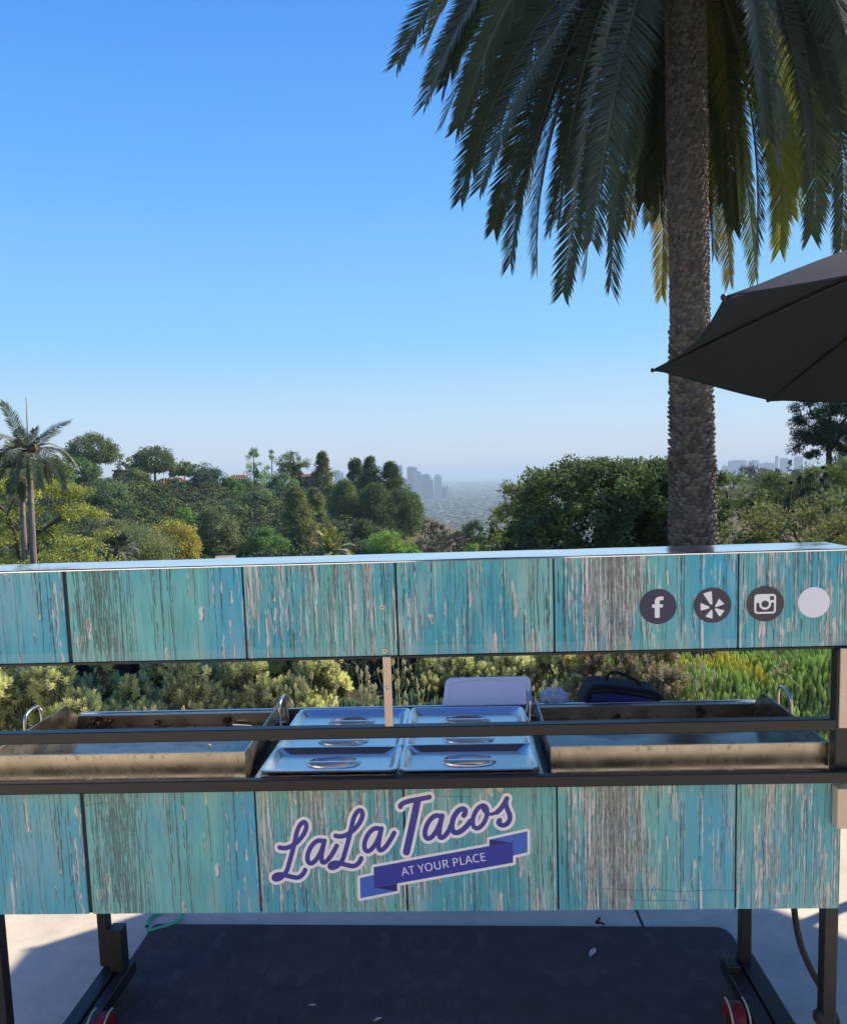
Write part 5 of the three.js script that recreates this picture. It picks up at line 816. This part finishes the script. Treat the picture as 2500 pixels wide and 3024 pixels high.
hill.forEach(([n, l, u, top, bot, w, D, shape, color, color2], i) => {
  const thin = w < 14, R = rng(500 + i);
  tree(n, l, n.includes('bush') || n.includes('scrub') ? 'bush' : 'tree', { u, top, bot, w: thin ? w : w * 1.06, D, mat: leafLit, seed: 500 + i, shape, color: lift(color), color2: lift(color2), px: thin ? 5 : n.includes('scrub') ? 5 : 5.6, dens: thin ? 9 : n === 'sparse_tree' || n === 'umbrella_pine' ? 3.2 : n === 'pale_conifer' ? 4.2 : 8.5, per: thin ? 18 : shape === 'dome' ? 34 : 60, size: shape === 'column' || shape === 'cone' || shape === 'pine' ? 0.36 : shape === 'dome' ? 0.21 : 0.26, vary: 0.5, gap: n === 'umbrella_pine' || n === 'sparse_tree' || n === 'pale_conifer' ? 0.3 : 0.05, aspect: n.includes('pine') || n.includes('conifer') ? 0.38 : 0.55, droop: n.includes('brown') || n.includes('willow') || n === 'slim_conifer' ? 0.5 : 0, depth: 0.8 });
});
// shrubs on the dry slope
for (const [u, top, w, l] of [[1255, 1530, 60, 'olive shrub at the top of the dry slope'], [1290, 1548, 50, 'dusty shrub on the upper dry slope'], [1325, 1560, 56, 'green-brown shrub in the middle of the dry slope'], [1352, 1572, 54, 'dark shrub on the right of the dry slope'], [1300, 1590, 60, 'pale shrub in the middle of the dry grass'], [1240, 1590, 60, 'brown twiggy shrub left on the dry grass'], [1345, 1606, 46, 'small dull green shrub low on the dry slope'], [1370, 1590, 34, 'small bush beside the dark slope tree']]) tree('slope_shrub', l, 'shrub', { u, top, bot: top + 52, w, D: 150 - (top - 1530) * 0.6, seed: u, color: [0.10, 0.10, 0.05], color2: [0.17, 0.155, 0.075], px: 5.5, dens: 3, vary: 0.35, per: 24 });
// hazy trees beyond the right-hand hedge
for (const [u, top, w, l] of [[2210, 1376, 60, 'hazy tree beyond the right hedge, the leftmost'], [2255, 1386, 56, 'small hazy tree in the gap beyond the hedge'], [2287, 1378, 26, 'narrow hazy tree beyond the hedge'], [2330, 1362, 40, 'pointed hazy conifer beyond the hedge'], [2365, 1384, 60, 'low hazy tree beyond the hedge by the pine'], [2480, 1338, 60, 'hazy tree beyond the pine trunk at right']]) tree('hazy_tree', l, 'tree', { u, top, bot: 1440, w, D: 420, seed: u, color: G.mid, color2: G.grey, px: 5, dens: 4, shape: u === 2330 ? 'cone' : 'ball', per: 24 });
// small palms on the hillside
const smallPalm = (name, label, u, top, D, r, hgt, fan, n, seed) => {
  const R = rng(seed), t = P(u, top, D), gy = T(t.x, t.z), o = thing(name, label, 'palm tree', [t.x, gy, t.z]), C = V(0, t.y - gy - hgt, 0);
  part('trunk', taper(V(0, -0.3, 0), C, 0.32, 0.26, 10), bark, o);
  for (let i = 0; i < n; i++) { const a = i * 2.399, e = 1.35 - 1.75 * (i / n), d = V(Math.cos(a) * Math.cos(e), Math.sin(e), Math.sin(a) * Math.cos(e)), tip = C.clone().addScaledVector(d, r).add(V(0, -r * 0.28 * Math.cos(e), 0)); part('frond', frondGeo(R, cubic(C, C.clone().addScaledVector(d, r * 0.35), C.clone().addScaledVector(d, r * 0.75).add(V(0, r * 0.02, 0)), tip), { n: 22, len: fan ? 0.9 : 0.62, wid: 0.15, col: fan ? [0.05, 0.075, 0.03] : [0.22, 0.26, 0.04], tipCol: fan ? [0.07, 0.09, 0.04] : [0.40, 0.38, 0.06], lift: 0.3, start: fan ? 0.5 : 0.15, hang: 0.2, rachis: 0.05 }), palmLeaf, o); }
};
smallPalm('feather_palm', 'small yellow-green feather palm at the foot of the pines', 975, 1556, 82, 2.6, 2.5, false, 26, 160);
smallPalm('fan_palm', 'small dark fan palm in the scrub on the left hillside', 342, 1580, 70, 1.5, 1.4, true, 22, 161);
// undergrowth between the hillside trees: one mass
{
  const R = rng(170), g = crown(R, { rx: 1, ry: 0.75, clumps: 34, per: 30, leaf: 0.15, size: 0.28, color: [0.9, 0.9, 0.9], color2: [1.1, 1.1, 1.1], vary: 0.35 }), mats = [], cols = [];
  for (let i = 0; i < 9000 && mats.length < 3400; i++) {
    const u = -700 + R() * 2000, D = 45 + Math.pow(R(), 0.8) * 140, q = P(u, 1500, D), s = (0.6 + 0.95 * R()) * (0.55 + D / 190);
    if (u > 1130 && D > 100 && R() < 0.93 || D > 152 && R() < 0.75) continue;
    const y = T(q.x, q.z); mats.push(pose(V(q.x, y + s * 0.25, q.z), V((R() - 0.5) * 0.2, 1, 0), R() * 6.28, V(s, s * (0.6 + 0.5 * R()), s)));
    const t = R(), v = 0.32 + 0.62 * R(); cols.push(rgb(mix(0.085, 0.20, t) * v, mix(0.16, 0.25, t) * v, mix(0.035, 0.065, R()) * v));
  }
  for (let i = 0; i < 260; i++) { const u = 1450 + R() * 1300, D = 34 + R() * 40, q = P(u, 1500, D), s = 0.4 + 0.5 * R(); if (u < 2270) continue; mats.push(pose(V(q.x, T(q.x, q.z) + s * 0.1, q.z), V(0, 1, 0), R() * 6.28, s)); const v = 0.7 + 0.5 * R(); cols.push(rgb(0.06 * v, 0.08 * v, 0.03 * v)); }
  tag(instanced('hillside_scrub', g, leafMat, mats, cols, scene), 'mixed green scrub covering the hillside between the trees', null, null, 'stuff');
}
// houses on the ridge
const tileMat = M({ color: rgb(0.36, 0.17, 0.11), roughness: 0.85, map: soilTex }), stucco = M({ color: rgb(0.50, 0.44, 0.36), roughness: 0.9, map: grainTex }), paneMat = M({ color: rgb(0.03, 0.035, 0.04), roughness: 0.15, metalness: 0.3 }), brickMat = M({ color: rgb(0.40, 0.14, 0.08), roughness: 0.9, map: soilTex });
function house(label, u0, u1, top, wallTop, D, opt = {}) {
  const a = P(u0, wallTop, D), b = P(u1, wallTop, D), w = a.distanceTo(b), gy = Math.min(T(a.x, a.z), a.y - 2.6), o = thing('hillside_house', label, 'house', [(a.x + b.x) / 2, gy, (a.z + b.z) / 2]);
  o.rotation.y = Math.atan2(-(b.z - a.z), b.x - a.x); const h = a.y - gy, rh = P(u0, top, D).y - a.y, dp = opt.depth ?? 9;
  part('wall', box(-w / 2 + 0.4, w / 2 - 0.4, 0, h, -dp, 0, 0), stucco, o);
  const sh = new THREE.BufferGeometry(), W = w / 2, q = opt.hip ? Math.min(W * 0.5, 3) : 0; const v = [[-W, h, 0.6], [W, h, 0.6], [W - q, h + rh, -dp / 2], [-W + q, h + rh, -dp / 2], [-W, h, -dp - 0.6], [W, h, -dp - 0.6]];
  const f = [[0, 1, 2], [0, 2, 3], [4, 3, 2], [4, 2, 5], [0, 3, 4], [1, 5, 2], [0, 4, 5], [0, 5, 1]], p = []; for (const t of f) for (const k of t) p.push(...v[k]); sh.setAttribute('position', new THREE.Float32BufferAttribute(p, 3)); sh.computeVertexNormals();
  const roof = part('roof', uvm(sh, 0.4), opt.flat ? stucco : tileMat, o);
  const n = opt.flat ? 0 : Math.round(w / 0.55), rows = []; for (let i = 0; n && i <= n; i++) { const x = -W + 0.2 + (w - 0.4) * i / n; const s = q ? Math.min(1, Math.min(x + W, W - x) / q) : 1; rows.push(taper(V(x, h + 0.05, 0.62), V(x, h + rh * s + 0.06, 0.6 + (-dp / 2 - 0.6) * s), 0.13, 0.13, 5)); }
  if (n) part('tile_row', rows, tileMat, roof);
  for (let i = 0; i < (opt.windows ?? 4); i++) { const x = -W + w * (i + 0.5) / (opt.windows ?? 4), win = part('window', box(x - 0.75, x + 0.75, h - 2.1, h - 0.6, -0.02, 0.06, 0), stucco, o); part('pane', box(x - 0.62, x + 0.62, h - 1.98, h - 0.72, 0.05, 0.075, 0), paneMat, win); }
  if (opt.chimney) { const [c0, c1, ct] = opt.chimney, ca = P(c0, ct, D), cb = P(c1, ct, D), k = (q2) => V(q2.x, q2.y, q2.z).sub(o.position).applyAxisAngle(V(0, 1, 0), -o.rotation.y), A = k(ca), B = k(cb); const ch = part('chimney', [box(A.x, B.x, 0, A.y, A.z - 0.2, A.z + 1.0, 0), box(A.x - 0.1, B.x + 0.1, A.y - 0.35, A.y - 0.1, A.z - 0.3, A.z + 1.1, 0)], brickMat, o); }
  return o;
}
house('low stucco house with red tiled roof among the ridge trees', 448, 566, 1414, 1430, 179, { hip: true, windows: 5 });
house('red-roofed house half hidden left of the pale conifers', 668, 742, 1404, 1418, 180, { hip: true, windows: 3 });
house('tiled house with tall red brick chimney below the airy tree', 866, 936, 1402, 1411, 176, { windows: 3, chimney: [919, 931, 1396] });
house('pale flat building glimpsed left of the ball-shaped tree', 330, 405, 1388, 1391, 188, { windows: 3 });
house('low tan roofed shed just above the cart board, left of centre', 636, 698, 1648, 1653, 74, { depth: 3, windows: 1, flat: true });
// ------------------------------------------------------------------ the city on the plain
{
  const glassy = (r, g, b) => M({ color: rgb(r, g, b), roughness: 0.35, metalness: 0.2 }), W = 2500 / 1736;
  const winTex = dataTex(64, 64, (x, y) => { const w = (x % 8 > 1 && y % 8 > 2) ? 0.55 + 0.3 * hash(x >> 3, y >> 3) : 1; return [w, w, w]; });
  const tower = (label, u0, u1, top, D, color, { base = -125, cap, depth = 34, fins = 0, crown = 0, turn = 0 } = {}) => {
    const a = P(u0, top, D), b = P(u1, top, D), w = a.distanceTo(b), h = a.y - base, o = thing('city_tower', label, 'tower', [(a.x + b.x) / 2, base, (a.z + b.z) / 2]);
    o.rotation.y = Math.atan2(-(b.z - a.z), b.x - a.x) + turn;
    const m = M({ color: rgb(...color), roughness: 0.5, map: winTex }), body = box(-w / 2, w / 2, 0, h - (crown ? 9 : 0), -depth, 0, 0, 1 / 32);
    part('tower_body', body, m, o);
    const bits = []; if (fins) for (let i = 0; i <= fins; i++) { const x = -w / 2 + w * i / fins; bits.push(box(x - 0.8, x + 0.8, 0, h - (crown ? 9 : 0), 0.01, 1.2, 0), box(w / 2 + 0.01, w / 2 + 1.2, 0, h - 10, -depth * i / fins - 0.7, -depth * i / fins + 0.7, 0)); }
    if (bits.length) part('facade_fin', bits, M({ color: rgb(0.55, 0.52, 0.48), roughness: 0.7 }), o);
    if (crown) part('roof_crown', [box(-w / 2 + 1, w / 2 - 1, h - 9, h, -depth + 1, -1, 0)], M({ color: rgb(0.75, 0.75, 0.75), roughness: 0.5 }), o);
    const n = Math.floor(h / 14), fl = []; for (let i = 1; i < n; i++) fl.push(box(-w / 2 - 0.3, w / 2 + 0.3, h * i / n - 0.6, h * i / n + 0.6, -depth - 0.3, 0.3, 0)); part('floor_band', fl, M({ color: rgb(color[0] * 1.5, color[1] * 1.5, color[2] * 1.45), roughness: 0.7 }), o);
    part('roof_plant', box(-w * 0.25, w * 0.25, h, h + 4, -depth * 0.7, -depth * 0.3, 0), M({ color: rgb(0.3, 0.3, 0.3), roughness: 0.8 }), o);
  };
  const q = (X, Y) => [750 + X * 0.4896, 1150 + Y * 0.4896];
  const t2 = (l, X0, X1, Y, c, o) => { const [u0, v] = q(X0, Y), [u1] = q(X1, Y); tower(l, u0, u1, v, 4000, c, o); };
  t2('broad hazy tower left of the pines, alone on the skyline', 482, 521, 493, [0.12, 0.14, 0.17]);
  t2('narrow hazy tower touching the lone left tower', 523, 538, 504, [0.10, 0.12, 0.15]);
  t2('white-topped tower glimpsed between the tall pines', 745, 780, 470, [0.35, 0.36, 0.38], { crown: 1 });
  t2('dark tower at the left of the main skyline group', 854, 893, 463, [0.09, 0.11, 0.15]);
  t2('low block between the two dark left towers', 884, 921, 541, [0.14, 0.15, 0.17]);
  t2('tallest dark tower of the skyline group', 921, 967, 471, [0.07, 0.09, 0.13], { depth: 46 });
  t2('narrow shoulder tower joined to the tallest tower', 967.6, 982, 474, [0.09, 0.11, 0.15]);
  t2('pale front tower with lit right side', 971, 1006, 499, [0.20, 0.23, 0.27], { fins: 4 });
  t2('wide flat-topped dark tower behind the pale front tower', 1006.5, 1060, 516, [0.08, 0.10, 0.14]);
  t2('mid-height grey tower left of the ribbed white tower', 1041, 1080, 538, [0.13, 0.14, 0.17], { crown: 1 });
  t2('ribbed white tower at the right of the skyline group', 1086, 1128, 518, [0.36, 0.34, 0.32], { fins: 8, crown: 1 });
  t2('short brown block in front of the skyline group', 1011, 1047, 582, [0.22, 0.19, 0.17]);
  t2('low grey block right of the ribbed white tower', 1131, 1156, 592, [0.13, 0.14, 0.16]);
  t2('small pale block at the end of the skyline group', 1157, 1171, 585, [0.30, 0.30, 0.30]);
  t2('low white block at the foot of the tallest tower', 1003, 1046, 643, [0.6, 0.6, 0.58], { depth: 60 });
  t2('low pale block at the left foot of the skyline group', 893, 920, 587, [0.55, 0.54, 0.5]);
  const r = (l, X0, X1, Y, c, o) => tower(l, 1650 + X0 * 0.4896, 1650 + X1 * 0.4896, 1050 + Y * 0.4896, 5000, c, o);
  r('broad flat hazy block at the left of the right-hand skyline', 1018, 1130, 637, [0.14, 0.16, 0.19], { depth: 60 });
  r('low hazy step left of the broad flat block', 981, 1017.5, 668, [0.16, 0.18, 0.2]);
  r('hazy block in the middle of the right-hand skyline', 1142, 1204, 636, [0.15, 0.17, 0.2]);
  r('long low hazy block right of the middle one', 1205, 1299, 652, [0.17, 0.18, 0.2], { depth: 60 });
  r('slim tallest tower of the right-hand skyline', 1301, 1322, 608, [0.12, 0.14, 0.17]);
  r('stepped hazy tower right of the slim tower', 1329, 1383, 623, [0.14, 0.16, 0.19]);
  r('hazy tower nearest the pine on the right-hand skyline', 1415, 1470, 613, [0.13, 0.15, 0.18]);
  r('low far block just left of the palm trunk', 560, 588, 662, [0.15, 0.16, 0.19]);
  r('far right block seen past the pine trunk', 1675, 1730, 590, [0.14, 0.16, 0.19]);
  // tree carpet and low buildings of the plain
  const R = rng(180), blob = new THREE.IcosahedronGeometry(1, 1), bp = blob.attributes.position; for (let i = 0; i < bp.count; i++) { const k = 0.75 + 0.5 * noise(bp.getX(i) * 3 + 4, bp.getY(i) * 3 + bp.getZ(i) * 2); bp.setXYZ(i, bp.getX(i) * k, bp.getY(i) * k * 0.8, bp.getZ(i) * k); } blob.computeVertexNormals();
  const mats = [], cols = [], bm = [], bc = [];
  for (let i = 0; i < 26000; i++) {
    const D = 1150 * Math.pow(11, Math.pow(R(), 0.8)), u = 1000 + R() * 1700, az = Math.atan((u - CX) / FOCAL) - 2.57 * RAD, x = Math.sin(az) * D, z = -Math.cos(az) * D, y = T(x, z), s = (5 + 6 * R()) * (0.8 + D / 5000);
    if (R() < 0.83) { mats.push(pose(V(x, y + s * 0.3, z), V(0, 1, 0), R() * 6.28, V(s * 1.1, s * (0.6 + 0.5 * R()), s * 1.1))); const v = 0.7 + 0.6 * R(); cols.push(rgb(0.05 * v, 0.068 * v, 0.032 * v)); }
    else { const k = 0.6 + D / 5000, w = (8 + 22 * R() * R()) * k, h = (5 + 9 * R() * R()) * k; bm.push(new THREE.Matrix4().compose(V(x, y + h / 2, z), new THREE.Quaternion().setFromAxisAngle(V(0, 1, 0), 0.3 + Math.floor(R() * 2) * 1.57), V(w, h, w * 0.7))); const v = R() < 0.16 ? 0.7 : 0.2 + 0.25 * R(); bc.push(rgb(v, v * 0.96, v * 0.9)); }
  }
  tag(instanced('city_trees', blob, M({ roughness: 0.9 }), mats, cols, scene), 'carpet of hazy street trees covering the distant city plain', null, null, 'stuff');
  tag(instanced('city_houses', new THREE.BoxGeometry(1, 1, 1), M({ roughness: 0.8 }), bm, bc, scene), 'countless low pale houses scattered over the distant city plain', null, null, 'stuff');
}
scene.traverse((o) => { if (o.isMesh) o.castShadow = o.receiveShadow = true; });
renderer.render(scene, camera);
